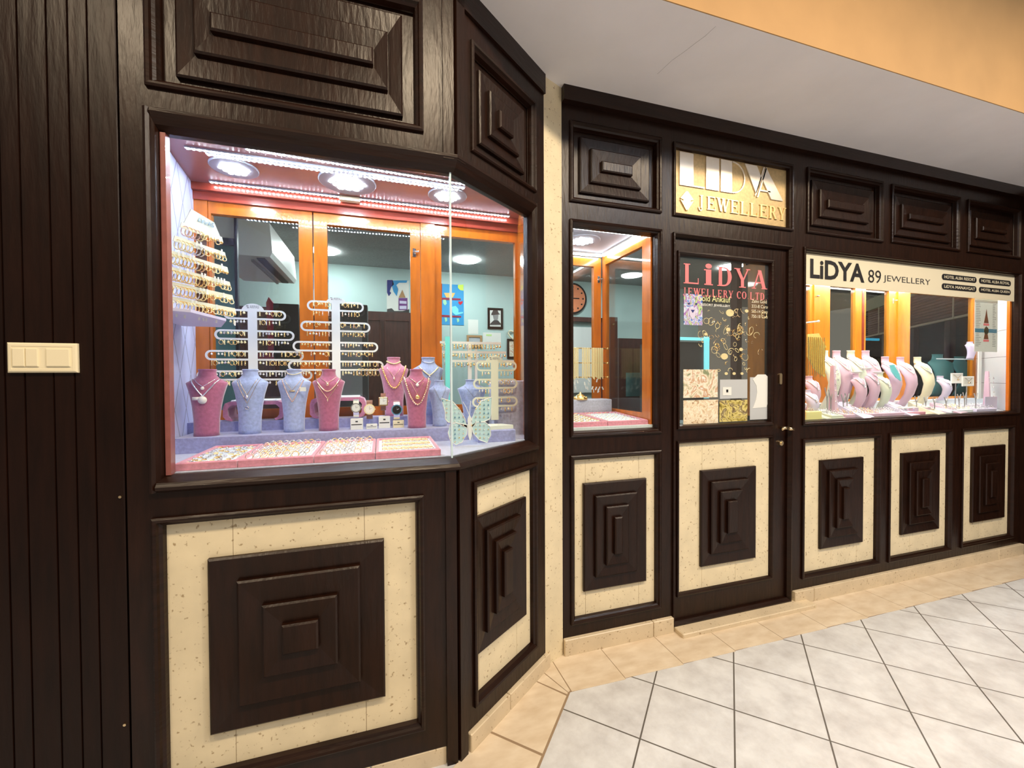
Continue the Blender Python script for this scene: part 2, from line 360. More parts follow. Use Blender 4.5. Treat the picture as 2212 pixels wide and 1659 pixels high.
    def holes(self, F, s0, s1, z0, z1, rects, d0, d1):             # board with rectangular openings
        ss = sorted({s0, s1, *[q for r in rects for q in r[:2]]}); zs = sorted({z0, z1, *[q for r in rects for q in r[2:]]})
        ss = [q for q in ss if s0 <= q <= s1]; zs = [q for q in zs if z0 <= q <= z1]
        solid = lambda i, j: 0 <= i < len(ss)-1 and 0 <= j < len(zs)-1 and not any(r[0] < (ss[i]+ss[i+1])/2 < r[1] and r[2] < (zs[j]+zs[j+1])/2 < r[3] for r in rects)
        for i in range(len(ss)-1):
            for j in range(len(zs)-1):
                if not solid(i, j): continue
                a, c, e, g = ss[i], ss[i+1], zs[j], zs[j+1]
                self.add([F(a, d0, e), F(c, d0, e), F(c, d0, g), F(a, d0, g)], [(0, 1, 2, 3)])
                self.add([F(a, d1, e), F(c, d1, e), F(c, d1, g), F(a, d1, g)], [(3, 2, 1, 0)])
                if not solid(i-1, j): self.add([F(a, d0, e), F(a, d0, g), F(a, d1, g), F(a, d1, e)], [(0, 1, 2, 3)])
                if not solid(i+1, j): self.add([F(c, d0, e), F(c, d1, e), F(c, d1, g), F(c, d0, g)], [(0, 1, 2, 3)])
                if not solid(i, j-1): self.add([F(a, d0, e), F(a, d1, e), F(c, d1, e), F(c, d0, e)], [(0, 1, 2, 3)])
                if not solid(i, j+1): self.add([F(a, d0, g), F(c, d0, g), F(c, d1, g), F(a, d1, g)], [(0, 1, 2, 3)])
        return self
    def mesh(self, name, m, smooth=False):
        me = bpy.data.meshes.new(name); me.from_pydata(self.v, [], self.f); me.update()
        me.materials.append(M[m] if isinstance(m, str) else m)
        if smooth:
            for p in me.polygons: p.use_smooth = True
        return me
    def obj(self, name, m, parent=None, smooth=False, loc=None, label=None):
        o = bpy.data.objects.new(name, self.mesh(name, m, smooth)); COL.objects.link(o)
        if parent is not None: o.parent = parent
        if loc is not None: o.location = loc
        if label: o['label'] = label
        return o
def tag(o, label, cat, group=None):
    o['label'] = label; o['category'] = cat
    if group: o['group'] = group
    return o
def thing(name, label, cat, loc=(0, 0, 0), rz=0.0, group=None):
    o = bpy.data.objects.new(name, None); COL.objects.link(o); o.location = loc; o.rotation_euler = (0, 0, rz); o.empty_display_size = 0.02
    return tag(o, label, cat, group)
def structure(o, label=None):
    o['kind'] = 'structure'
    if label: o['label'] = label
    return o
def local(parent, o):                      # world-space mesh under a moved empty
    o.matrix_parent_inverse = Matrix.Translation(parent.location).inverted() if parent.rotation_euler.z == 0 else parent.matrix_basis.inverted()
    return o
def copy_tree(o, loc=None, rz=None, label=None, group=None):
    c = o.copy(); COL.objects.link(c)
    if loc is not None: c.location = loc
    if rz is not None: c.rotation_euler = rz if isinstance(rz, (tuple, list)) else (0, 0, rz)
    if label: c['label'] = label
    if group: c['group'] = group
    for ch in list(o.children):
        d = ch.copy(); COL.objects.link(d); d.parent = c
        for g in list(ch.children):
            e = g.copy(); COL.objects.link(e); e.parent = d
    return c

# text: the font's outlines as a thin slab fitted into a rectangle of a wall frame
def text_mesh(mb, s, F, s0, s1, z0, z1, d, thick=0.0015, bold=0.0, shear=0.0):
    cu = bpy.data.curves.new('t', 'FONT'); cu.body = s; cu.extrude = 0; cu.offset = bold; cu.shear = shear; cu.resolution_u = 3
    o = bpy.data.objects.new('t', cu); COL.objects.link(o)
    dg = bpy.context.evaluated_depsgraph_get(); me = o.evaluated_get(dg).to_mesh()
    vs = [v.co.copy() for v in me.vertices]; fs = [tuple(p.vertices) for p in me.polygons]
    o.evaluated_get(dg).to_mesh_clear(); bpy.data.objects.remove(o); bpy.data.curves.remove(cu)
    if not vs: return mb
    x0, x1 = min(v.x for v in vs), max(v.x for v in vs); y0, y1 = min(v.y for v in vs), max(v.y for v in vs)
    T = [F(s0+(v.x-x0)/(x1-x0)*(s1-s0), d-thick, z0+(v.y-y0)/(y1-y0)*(z1-z0)) for v in vs]
    return mb.add(T, fs)
# serif capitals drawn in a unit cell: stems, bars and serifs
def serif(ch, w=1.0):
    t, h = 0.20, 0.075; R = []
    q = lambda x0, x1, z0, z1: R.append([(x0, z0), (x1, z0), (x1, z1), (x0, z1)])
    def stem(x, z0=0.0, z1=1.0, foot=True, head=True):
        q(x, x+t, z0, z1)
        if foot: q(x-0.09, x+t+0.09, z0, z0+0.045)
        if head: q(x-0.09, x+t+0.09, z1-0.045, z1)
    def diag(x0, x1, z0, z1, wd): R.append([(x0, z0), (x0+wd, z0), (x1+wd, z1), (x1, z1)])
    def arc(cx, cz, rx, rz, a0, a1, k0, k1, n=12):
        for i in range(n):
            a, b = a0+(a1-a0)*i/n, a0+(a1-a0)*(i+1)/n
            ka, kb = k0+(k1-k0)*math.sin(PI*i/n), k0+(k1-k0)*math.sin(PI*(i+1)/n)
            R.append([(cx+(rx-ka)*math.cos(a), cz+(rz-h)*math.sin(a)), (cx+rx*math.cos(a), cz+rz*math.sin(a)), (cx+rx*math.cos(b), cz+rz*math.sin(b)), (cx+(rx-kb)*math.cos(b), cz+(rz-h)*math.sin(b))])
    if ch == 'J': q(0.34, 0.34+t, 0.05, 1); q(0.22, 0.66, 0.955, 1); arc(0.30, 0.05, 0.24, 0.22, -PI, 0, 0.08, 0.10); R.append([(0.02, 0.02), (0.16, 0.0), (0.15, 0.12), (0.05, 0.12)])
    elif ch == 'E': stem(0.12); q(0.3, 0.86, 0.93, 1); q(0.3, 0.92, 0, 0.07); q(0.3, 0.66, 0.48, 0.54); q(0.82, 0.86, 0.76, 1); q(0.88, 0.92, 0, 0.26); q(0.62, 0.66, 0.38, 0.64)
    elif ch == 'L': stem(0.12); q(0.3, 0.90, 0, 0.07); q(0.86, 0.90, 0, 0.30)
    elif ch == 'I': stem(0.4)
    elif ch == 'W': diag(0.26, 0.02, 0, 1, 0.16); diag(0.26, 0.46, 0, 1, 0.07); diag(0.60, 0.42, 0, 1, 0.16); diag(0.62, 0.88, 0, 1, 0.07); q(-0.06, 0.26, 0.955, 1); q(0.36, 0.64, 0.955, 1); q(0.80, 1.04, 0.955, 1)
    elif ch == 'R': stem(0.12); arc(0.42, 0.74, 0.36, 0.26, -PI/2, PI/2, 0.10, 0.20); q(0.3, 0.44, 0.93, 1); q(0.3, 0.44, 0.48, 0.545); diag(0.76, 0.42, 0.0, 0.5, 0.20); q(0.72, 1.02, 0, 0.045)
    elif ch == 'Y': q(0.41, 0.60, 0, 0.46); q(0.30, 0.72, 0, 0.045); diag(0.40, 0.08, 0.42, 1, 0.20); diag(0.53, 0.82, 0.42, 1, 0.08); q(-0.02, 0.36, 0.955, 1); q(0.74, 1.0, 0.955, 1)
    elif ch == 'D': stem(0.12); arc(0.42, 0.5, 0.50, 0.5, -PI/2, PI/2, 0.10, 0.24); q(0.3, 0.44, 0.93, 1); q(0.3, 0.44, 0, 0.07)
    elif ch == 'A': diag(0.72, 0.40, 0, 1, 0.22); diag(0.10, 0.46, 0, 1, 0.07); q(0.24, 0.76, 0.30, 0.36); q(0.0, 0.28, 0, 0.045); q(0.64, 1.02, 0, 0.045)
    elif ch == 'C': arc(0.55, 0.5, 0.48, 0.5, PI*0.28, PI*1.72, 0.08, 0.22, 20); q(0.84, 0.88, 0.66, 0.96)
    elif ch == 'O': arc(0.5, 0.5, 0.48, 0.5, PI/2, PI*1.5, 0.08, 0.22); arc(0.5, 0.5, 0.48, 0.5, -PI/2, PI/2, 0.08, 0.22)
    elif ch == 'T': stem(0.40); q(0.08, 0.92, 0.93, 1); q(0.08, 0.12, 0.72, 1); q(0.88, 0.92, 0.72, 1)
    elif ch == '.': q(0.4, 0.56, 0, 0.14)
    elif ch == 'i': q(0.30, 0.70, 0, 0.80); q(0.18, 0.82, 0, 0.06); q(0.16, 0.70, 0.74, 0.80); R.append([(0.5+0.24*math.cos(a*PI/6), 0.97+0.13*math.sin(a*PI/6)) for a in range(12)])
    return R
def serif_text(mb, s, F, s0, s1, z0, z1, d, thick=0.004, gap=0.12, slant=0.0):
    W = {'W': 1.35, 'I': 0.55, '.': 0.5, 'J': 0.8, ' ': 0.45, 'i': 0.8}
    tot = sum(W.get(c, 1.0)+gap for c in s)-gap; k = (s1-s0)/tot; x = s0
    for c in s:
        wd = W.get(c, 1.0)*k
        for j, poly in enumerate(serif(c)):
            e = 0.00012*(j % 7)
            mb.prism([(x+p[0]*wd, z0+p[1]*(z1-z0)) for p in poly], d-thick-e, d, F)
        x += wd+gap*k
    return mb

# ================================================================== THE SETTING
fl = structure(MB().box(-4, 9, -3, 1.97, -0.05, 0.0).obj('floor', 'floor_tile'))
def border(poly_list):
    mb = MB()
    for P in poly_list:
        c = Vector((sum(p[0] for p in P)/len(P), sum(p[1] for p in P)/len(P)))
        mb.prism([(c.x+(p[0]-c.x)*0.990, c.y+(p[1]-c.y)*0.990) for p in P], 0.0002, 0.0022, plane='xy')
    return mb
IC, IA, IB = (0.815, 1.728), (0.529, 1.405), (0.0, 0.81)
MB().prism([(0.27, 1.5463), (0.83, 1.965), (9, 1.99), (9, 1.716), IC, IB, (-0.6, 0.3), (-0.9, 0.6)], 0.0001, 0.0012, plane='xy').obj('border_grout', 'grout', fl)
xs = [0.83, 1.10, 1.434, 1.763, 2.096, 2.43, 2.763, 3.096, 3.43, 3.763, 4.096, 4.43, 4.763, 5.096]
polys = [[(xs[i] if i else 0.818, 1.985), (xs[i+1], 1.985), (xs[i+1]+0.004, 1.72), (xs[i]+0.004 if i else 0.822, 1.727)] for i in range(len(xs)-1)]
polys += [[(0.742, 1.896), (0.816, 1.96), (0.818, 1.735), (0.806, 1.728)], [(0.683, 1.85), (0.738, 1.893), (0.803, 1.727), (0.796, 1.718)],
          [(0.40, 1.645), (0.678, 1.85), (0.790, 1.712), (0.577, 1.472)], [(0.13, 1.44), (0.396, 1.64), (0.572, 1.466), (0.34, 1.205)], [(-0.12, 1.24), (0.126, 1.435), (0.336, 1.20), (0.12, 0.955)]]
border(polys).obj('border_tile', 'border_tile', fl)
ceil_ = structure(MB().box(-4, 9, 1.403, 2.3, ZC, ZC+0.06).obj('ceiling', 'white_paint'))
ck_ = [atz(u, v, ZC-0.0004) for u, v in ((1546, 57), (1523, 78), (1500, 95), (1478, 112), (1452, 130), (1420, 160))]
MB().tube(ck_, 0.0006, 4).obj('hairline_crack', 'mid_grey', ceil_)
structure(MB().box(-4, 9, 1.40, 1.46, ZC+0.06, 4.4).add([], []).box(-4, 9, 1.3985, 1.403, ZC, ZC+0.06).obj('wall_upper', 'yellow_paint'))

# plank wall, grooves between the boards
def plank_wall():
    gx = [-1.9, -1.76, -1.62, -1.50, -1.38, -1.25, -1.145, -1.012, -0.969, -0.905, -0.857, -0.812]
    edges = gx+[-0.744]; prof = []
    for i in range(len(edges)-1):
        a, c = edges[i], edges[i+1]
        prof += [(a, 0.006), (a+0.0015, 0.001), (a+0.003, 0.0), (c-0.002, 0.0)]
    prof += [(edges[-1], 0.002)]
    mb = MB(); n = len(prof)
    V = [FL(s, d, 0) for s, d in prof] + [FL(s, d, ZC) for s, d in prof]
    mb.add(V, [(i, i+1, n+i+1, n+i) for i in range(n-1)])
    mb.box(-1.9, -0.72, 0.018, 0.05, 0, ZC, FL)
    return mb
wl = structure(plank_wall().obj('wall_left', 'plank_wood'))
# bay front
fw_rects = [(-0.672, 0.153, 2.335, 2.802), (-0.677, 0.40, 1.122, 2.251), (-0.677, 0.143, 0.155, 1.022)]
wf = structure(MB().holes(FL, -0.738, 0.222, 0.068, ZC, fw_rects, 0.0, 0.05).obj('wall_front', 'dark_wood'))
MB().box(0.222, 0.262, -0.012, 0.05, 2.251, ZC, FL).box(-0.004, 0.04, -0.012, 0.05, 2.251, ZC, FC).box(0.222, 0.262, -0.012, 0.05, 0.0, 1.122, FL).box(-0.004, 0.036, -0.012, 0.05, 0.0, 1.122, FC).obj('corner_post', 'dark_wood', wf)
wc = structure(MB().holes(FC, 0.04, 0.622, 0.073, ZC, [(0.082, 0.541, 2.323, 2.747), (0.0, 0.541, 1.122, 2.251), (0.082, 0.541, 0.148, 1.04)], 0.0, 0.05).obj('wall_corner', 'dark_wood'))
MB().box(0.0, 0.622, -0.012, 0.0, 2.83, ZC, FC).obj('cornice', 'dark_wood_h', wc)
structure(MB().prism([(0.768, 1.919), (0.889, 1.974), (0.889, 2.03), (0.72, 2.0)], 0, ZC, plane='xy').obj('wall_pier', 'marble'))
# long right-hand shopfront
holes_up = [(0.934, 1.49, 2.355, 2.768), (1.568, 2.458, 2.352, 2.762), (2.575, 3.272, 2.355, 2.768), (3.355, 4.10, 2.365, 2.765), (4.188, 4.862, 2.37, 2.762)]
holes_mid = [(0.933, 1.493, 1.135, 2.265), (1.568, 2.458, 0.0, 2.259), (2.55, 4.885, 1.135, 2.265)]
holes_low = [(0.934, 1.49, 0.150, 1.040), (2.551, 3.272, 0.150, 1.048), (3.355, 4.042, 0.146, 1.048), (4.155, 4.822, 0.146, 1.048)]
wr = structure(MB().holes(FR, 0.889, 5.1, 0.085, 2.85, holes_up+holes_mid+holes_low, 0.0, 0.05).obj('wall_right', 'dark_wood'))
MB().box(0.889, 5.1, -0.035, 0.05, 2.85, ZC, FR).obj('cornice', 'dark_wood_h', wr)
structure(MB().box(4.93, 5.1, -1.2, 0.0, 0, ZC, FR).obj('wall_end', 'dark_wood'))

BEAD = [(0.0, 0.0), (0.0, -0.010), (0.006, -0.014), (0.014, -0.012), (0.018, -0.004), (0.026, 0.002), (0.030, 0.020), (0.032, 0.024)]
def bead(F, r, parent, name='moulding', k=1.0):
    return MB().rings(F, *r, [(a*k, d) for a, d in BEAD], cap=False).obj(name, 'dark_wood_h', parent)
def stepped(F, s0, s1, z0, z1, ins, base, parent, name):
    # stacked plates whose faces slope back towards the next plate
    pr = [(0, 0, base)]; d = base
    for i, (a, c) in enumerate(ins):
        nx = ins[i+1] if i+1 < len(ins) else None
        pr += [(a, c, d), (a, c, d-0.013), (a+0.006, c+0.006, d-0.018)]
        if nx: pr += [(nx[0]-0.001, nx[1]-0.001, d-0.010)]; d = d-0.010
    return MB().rings(F, s0, s1, z0, z1, pr[1:]).obj(name, 'dark_wood', parent)
for F, r, par in [(FL, fw_rects[0], wf), (FC, (0.082, 0.541, 2.323, 2.747), wc)] + [(FR, h, wr) for h in holes_up if h[0] != 1.568]:
    bead(F, r, par)
    s0, s1, z0, z1 = r
    MB().box(s0, s1, 0.028, 0.034, z0, z1, F).obj('back_board', 'dark_wood', par)
    W = s1-s0; H = z1-z0
    if W > 0.8: ins = [(0.071, 0.055), (0.122, 0.132), (0.170, 0.205)]
    else: ins = [(0.066, 0.062), (0.125, 0.118), (0.185, 0.180)]
    if W < 0.5: ins = [(0.070, 0.065), (0.125, 0.120), (0.180, 0.175)]
    stepped(F, s0, s1, z0, z1, ins, 0.028, par, 'raised_panel')
def low_panel(F, r, par, pyr, seams):
    bead(F, r, par)
    s0, s1, z0, z1 = r
    mb = MB(); cuts = [s0]+seams+[s1]
    for a, c in zip(cuts, cuts[1:]): mb.box(a+0.0008, c-0.0008, 0.018, 0.034, z0, z1, F)
    mb.obj('marble_slab', 'marble', par)
    MB().box(s0, s1, 0.020, 0.036, z0, z1, F).obj('slab_joint', 'grout', par)
    p0, p1, q0, q1, ins = pyr
    stepped(F, p0, p1, q0, q1, ins, 0.017, par, 'raised_panel')
low_panel(FL, fw_rects[2], wf, (-0.535, 0.003, 0.304, 0.873, [(0, 0), (0.082, 0.079), (0.155, 0.165), (0.214, 0.235)]), [-0.468, -0.063])
low_panel(FC, (0.082, 0.541, 0.148, 1.04), wc, (0.105, 0.46, 0.34, 0.894, [(0, 0), (0.058, 0.066), (0.105, 0.125), (0.148, 0.180)]), [0.135, 0.40])
NAR = [(0, 0), (0.066, 0.070), (0.125, 0.130), (0.170, 0.188)]
low_panel(FR, holes_low[0], wr, (1.013, 1.40, 0.31, 0.886, NAR), [1.03, 1.36])
for h, p0, p1, sm in ((holes_low[1], 2.722, 3.117, [2.84, 3.08]), (holes_low[2], 3.506, 3.917, [3.62, 3.87]), (holes_low[3], 4.306, 4.719, [4.42, 4.68])):
    low_panel(FR, h, wr, (p0, p1, 0.317, 0.899, NAR), sm)
# marble skirtings
sk = [('baseboard_front', FL, [(-0.74, -0.48), (-0.478, -0.05), (-0.048, 0.222)], 0.066, 0.0), ('baseboard_corner', FC, [(0.046, 0.30), (0.302, 0.64)], 0.072, -0.02),
      ('baseboard_right', FR, [(0.893, 1.43), (1.432, 1.566)], 0.086, -0.022), ('baseboard_end', FR, [(2.478, 2.64), (2.642, 3.62), (3.622, 4.6), (4.602, 5.1)], 0.086, -0.022)]
for nm, F, segs, hh, dd in sk:
    mb = MB()
    for a, c in segs: mb.bbox(a, c-0.001, dd, 0.03, 0, hh, 0.003, F)
    structure(mb.obj(nm, 'marble_tan'))
structure(MB().bbox(1.575, 2.575, -0.085, 0.10, 0.0, 0.026, 0.004, FR).obj('door_1_sill', 'marble_tan'))

# ---- light switches on the planks
sw = thing('light_switch', 'wide cream plastic plate with a double rocker and a single rocker on the dark planks', 'light switch', (-0.923, YL, 1.51))
o = MB().rings(FL, -1.001, -0.845, 1.469, 1.554, [(0, 0), (0, -0.007), (0.004, -0.0105), (0.010, -0.011), (0.0105, -0.010)]).obj('plate', 'cream_plastic', sw); local(sw, o)
for a, c in ((-0.988, -0.960), (-0.959, -0.931), (-0.914, -0.860)):
    o = MB().rings(FL, a, c, 1.486, 1.538, [(0, -0.010), (0.0008, -0.013), (0.002, -0.0138)]).obj('rocker', 'cream_plastic', sw); local(sw, o)
for p in ((-0.742, 1.095), (-0.742, 0.40)):
    tag(MB().disc_y(0, -0.004, 0.002, 0, 0.004, n=10).obj('screw', 'brass', loc=(p[0]-0.012, YL, p[1])), 'small brass screw head in the plank edge '+('under window height' if p[1] > 1 else 'near the floor'), 'screw')

# ---- bay window: glass wraps the corner
win = structure(MB().box(-0.655, 0.2555, 0.030, 0.036, 1.128, 2.246, FL).obj('window_1', 'glass'))
win2 = structure(MB().box(0.003, 0.525, 0.030, 0.036, 1.128, 2.246, FC).obj('window_2', 'glass'))
pth = [(-0.66, YL), (0.27, YL), FC(0.541, 0, 0)[:2]]
topm = [(0.0, 2.275), (-0.012, 2.270), (-0.015, 2.258), (-0.006, 2.245), (0.004, 2.228), (0.028, 2.214), (0.05, 2.214), (0.05, 2.275)]
botm = [(0.0, 1.098), (0.05, 1.098), (0.05, 1.147), (0.026, 1.147), (0.004, 1.137), (-0.010, 1.130), (-0.020, 1.118), (-0.018, 1.108)]
MB().sweep(pth, topm).obj('window_rail', 'dark_wood_h', win); MB().sweep(pth, botm).obj('window_sill', 'dark_wood_h', win)
def post_prof(F, s, sgn, z0=1.10, z1=2.27):
    mb = MB(); pr = [(0, 0.0), (0, -0.011), (0.008, -0.015), (0.016, -0.008), (0.024, 0.004), (0.030, 0.028), (0.030, 0.05), (0, 0.05)]
    V = [F(s+a*sgn, d, z) for z in (z0, z1) for a, d in pr]; n = len(pr)
    return mb.add(V, [(i, (i+1) % n, n+(i+1) % n, n+i) for i in range(n)])
post_prof(FL, -0.678, 1).obj('window_jamb', 'dark_wood', win)
post_prof(FC, 0.545, -1).obj('window_jamb', 'dark_wood', win2)
MB().box(0.249, 0.2555, 0.022, 0.037, 1.14, 2.235, FL).obj('glass_corner_strip', 'edge_glass', win)
structure(MB().box(-0.648, -0.634, 0.02, 0.05, 1.147, 2.214, FL).obj('trim_1', 'ceiling_wood'))

# ================================================================== DISPLAY CASE 1 (the bay)
Y1 = 2.30; ZF, ZT = 1.15, 2.351
plan = [(-0.655, 1.590), (0.252, 1.590), (0.672, 1.903), (0.757, 2.30), (-0.825, 2.30), (-0.788, 1.95)]
case = thing('display_case', 'lilac lined corner display case of the bay under rows of LED strips', 'display case', (0, 2.0, 1.1))
def cs(mb, name, m, smooth=False, label=None):
    o = mb.obj(name, m, case, smooth, label=label); return local(case, o)
cs(MB().prism(plan, 1.10, ZF, plane='xy'), 'base_board', 'grey_velvet')
cs(MB().prism(plan, ZT, ZT+0.03, plane='xy'), 'ceiling_board', 'ceiling_wood')
cs(MB().prism([(-0.655, 1.590), (-0.788, 1.95), (-0.825, 2.30), (-0.86, 2.30), (-0.82, 1.95), (-0.70, 1.60)], ZF, ZT, plane='xy'), 'side_wall', 'quilt', label='lilac quilted fabric with diamond stitching')
cs(MB().prism([(0.672, 1.903), (0.686, 1.895), (0.80, 2.34), (0.757, 2.30)], ZF, ZT, plane='xy'), 'side_wall', 'orange_wood')
cs(MB().box(-0.79, 0.40, 1.97, 2.15, ZF, 1.212), 'step', 'step_velvet')
cs(MB().box(-0.812, 0.44, 2.15, 2.25, ZF, 1.257), 'step', 'step_velvet')
cs(MB().box(-0.825, 0.76, 2.29, 2.33, ZF, 1.245), 'back_sill', 'mid_grey')
cs(MB().box(-0.826, 0.78, 2.285, 2.34, 2.281, ZT).box(-0.826, 0.78, 2.262, 2.285, 2.318, ZT), 'header', 'red_wood')
cs(MB().box(0.207, 0.282, 2.292, 2.345, 1.245, 2.29), 'post', 'orange_wood')
cs(MB().box(-0.83, -0.770, 2.296, 2.345, 1.245, 2.29), 'post', 'orange_wood')
def case_door(parent, x0, x1, xa, xb, y, z0, z1, za, zb, wood, latch=None, latch_z=2.12, lz=None):
    d = MB().holes(lambda s, dd, z: (s, y+dd, z), x0, x1, z0, z1, [(xa, xb, za, zb)], 0, 0.035).obj('door', wood, parent); local(parent, d)
    MB().box(xa-0.003, xb+0.003, y+0.016, y+0.020, za-0.003, zb+0.003).obj('pane', 'rear_glass' if abs(y-2.40) < 0.01 else 'case_glass', d)
    if latch:
        m = MB().box(latch-0.012, latch+0.004, y-0.004, y, latch_z-0.022, latch_z+0.022)
        m.tube([(latch-0.004, y-0.004, latch_z), (latch-0.004, y-0.018, latch_z), (latch+0.016, y-0.018, latch_z+0.003), (latch+0.02, y-0.005, latch_z+0.008)], 0.005, 8)
        m.obj('latch', 'chrome', d)
    return d
case_door(case, -0.768, -0.324, -0.757, -0.386, 2.300, 1.245, 2.281, 1.30, 2.226, 'orange_wood')
case_door(case, -0.318, 0.205, -0.256, 0.153, 2.300, 1.245, 2.281, 1.30, 2.226, 'orange_wood', latch=0.178)
case_door(case, 0.283, 0.757, 0.318, 0.742, 2.300, 1.245, 2.281, 1.30, 2.226, 'orange_wood')
# LED strips and round plates under the case ceiling
def led_strip(name_label, p0, p1, z, n):
    t = thing('light_strip', name_label, 'light strip', (p0[0], p0[1], z))
    a, b = Vector((*p0, z)), Vector((*p1, z)); d = (b-a).normalized(); nn = Vector((-d.y, d.x, 0))
    mb = MB(); P = [a+nn*0.009, a-nn*0.009, b-nn*0.009, b+nn*0.009]
    mb.prism([(p.x, p.y) for p in P], z-0.006, z, plane='xy'); local(t, mb.obj('channel', 'lamp_plate', t))
    mb = MB()
    for i in range(n):
        c = a+(b-a)*((i+0.5)/n)
        mb.prism([(c.x+0.0042*math.cos(k*PI/3), c.y+0.0042*math.sin(k*PI/3)) for k in range(6)], z-0.0085, z-0.0062, plane='xy')
    o = local(t, mb.obj('lamp_row', 'led', t))
    return t
led_strip('LED strip closest to the bay glass, short of the quilted side', (-0.50, 1.875), (0.40, 1.925), ZT, 50)
led_strip('longest LED strip of the front pair in the bay ceiling', (-0.72, 1.935), (0.385, 1.965), ZT, 58)
led_strip('innermost LED strip of the front trio, beside the round light plates', (-0.66, 1.965), (0.36, 1.992), ZT, 52)
led_strip('LED strip along the case header, quilted side half', (-0.74, 2.236), (-0.185, 2.236), ZT, 30)
led_strip('LED strip along the case header, corner glass half', (-0.10, 2.236), (0.69, 2.234), ZT, 42)
def disc_light(x, y, z, r, label, parent=None, k=1.0, mname='disc_led'):
    t = thing('ceiling_light', label, 'ceiling light', (x, y, z))
    MB().lathe([(r, 0), (r, -0.004), (r*0.97, -0.007)], 32).obj('plate', 'lamp_plate', t)
    mb = MB(); q = r*0.27
    for i in range(-2, 3):
        for j in range(-2, 3):
            if abs(i+j) > 2: continue
            cx, cy = q*(i+j*0.5), q*j*0.866
            mb.prism([(cx+r*0.105*math.cos(a*PI/4), cy+r*0.08*math.sin(a*PI/4)) for a in range(8)], -0.0095, -0.0072, plane='xy')
    mb.obj('lamp_cluster', mname, t)
    return t
disc_light(-0.592, 2.067, ZT, 0.092, 'round white light plate nearest the quilted side wall')
disc_light(-0.14, 2.067, ZT, 0.125, 'large round white light plate at the middle of the bay ceiling')
disc_light(0.32, 2.075, ZT, 0.095, 'round white light plate behind the glass corner strip')
tag(MB().bbox(-0.19, -0.095, 2.222, 2.25, ZT-0.022, ZT, 0.003).obj('junction_box', 'cream_plastic'), 'small cream junction box between two LED strips on the case header', 'junction box')

# ---- shelf in the corner of the case
sh = MB().prism([(-0.690, 1.612), (-0.607, 1.655), (-0.572, 1.874), (-0.66, 2.10), (-0.80, 2.10), (-0.79, 1.95)], 1.672, 1.682, plane='xy')
tag(sh.obj('corner_shelf', 'violet_leather'), 'pale glass shelf in the quilted corner carrying the slanted earring stand', 'shelf')

# ------------------------------------------------------------------ jewellery prototypes
def torus(R, r, n=18, m=6, ax='y'):
    if ax == 'y': path = [(R*math.cos(2*PI*k/n), 0, R*math.sin(2*PI*k/n)) for k in range(n)]
    elif ax == 'x': path = [(0, R*math.cos(2*PI*k/n), R*math.sin(2*PI*k/n)) for k in range(n)]
    else: path = [(R*math.cos(2*PI*k/n), R*math.sin(2*PI*k/n), 0) for k in range(n)]
    return MB().tube(path, r, m, closed=True)
E_ = {}
def proto(key, mb, m, smooth=True): E_[key] = mb.mesh(key, m, smooth)
mb = MB().tube([(0, 0, 0), (0, -0.002, -0.004), (0, 0, -0.007)], 0.0006, 5).ball((0, -0.001, -0.0105), 0.0042); proto('stud_earring', mb, 'pearl')
for k, mm in (('gold', 'gold'), ('pale', 'pale_gold'), ('silver', 'silver'), ('rose', 'rose_gold')):
    proto('drop_'+k, MB().tube([(0, 0, 0), (0, -0.001, -0.006)], 0.0012, 5).ball((0, -0.001, -0.006), 0.0030).tube([(0, -0.001, -0.008), (0, -0.001, -0.020)], [0.0018, 0.0032], 6), mm)
    proto('ball_'+k, MB().tube([(0, 0, 0), (0, -0.001, -0.006)], 0.001, 5).ball((0, -0.001, -0.009), 0.0050), mm)
    t2 = MB().tube([(0.0075*math.cos(2*PI*i/16), 0.002*math.sin(4*PI*i/16), -0.010+0.009*math.sin(2*PI*i/16)) for i in range(16)], 0.0016, 6, closed=True); proto('hoop_'+k, t2, mm)
    t3 = MB().tube([(0.0035*math.cos(2*PI*i/22), 0.015*math.cos(2*PI*i/22), -0.016+0.0175*math.sin(2*PI*i/22)) for i in range(22)], 0.0021, 6, closed=True); proto('bighoop_'+k, t3, mm)
    t4 = MB().tube([(0.018*math.cos(2*PI*i/22), 0.004*math.cos(2*PI*i/22), -0.017+0.018*math.sin(2*PI*i/22)) for i in range(22)], 0.0019, 6, closed=True); proto('widehoop_'+k, t4, mm)
    proto('ring_'+k, torus(0.0112, 0.0013, 18, 6, 'z').ball((0, 0.0112, 0.0), 0.0030, 6, 4), mm)
proto('card_tag', MB().box(-0.004, 0.004, -0.0006, 0.0, -0.022, 0.0), 'print_white', False)
proto('drop_blue', MB().tube([(0, 0, 0), (0, -0.001, -0.006)], 0.001, 5).ball((0, -0.001, -0.012), 0.0055), 'gem_blue')
proto('drop_red', MB().tube([(0, 0, 0), (0, -0.001, -0.006)], 0.001, 5).ball((0, -0.001, -0.010), 0.0060), 'red_gem')
NAMES = {'stud': 'pearl_earring', 'drop': 'drop_earring', 'ball': 'ball_earring', 'hoop': 'hoop_earring', 'bighoop': 'hoop_earring', 'widehoop': 'hoop_earring', 'ring': 'finger_ring', 'card': 'price_tag'}
def place(key, loc, rot=(0, 0, 0), label='', cat='earring', group='', sc=1.0):
    o = bpy.data.objects.new(NAMES[key.split('_')[0]], E_[key]); COL.objects.link(o)
    o.location = loc; o.rotation_euler = rot; o.scale = (sc, sc, sc)
    return tag(o, label, cat, group)

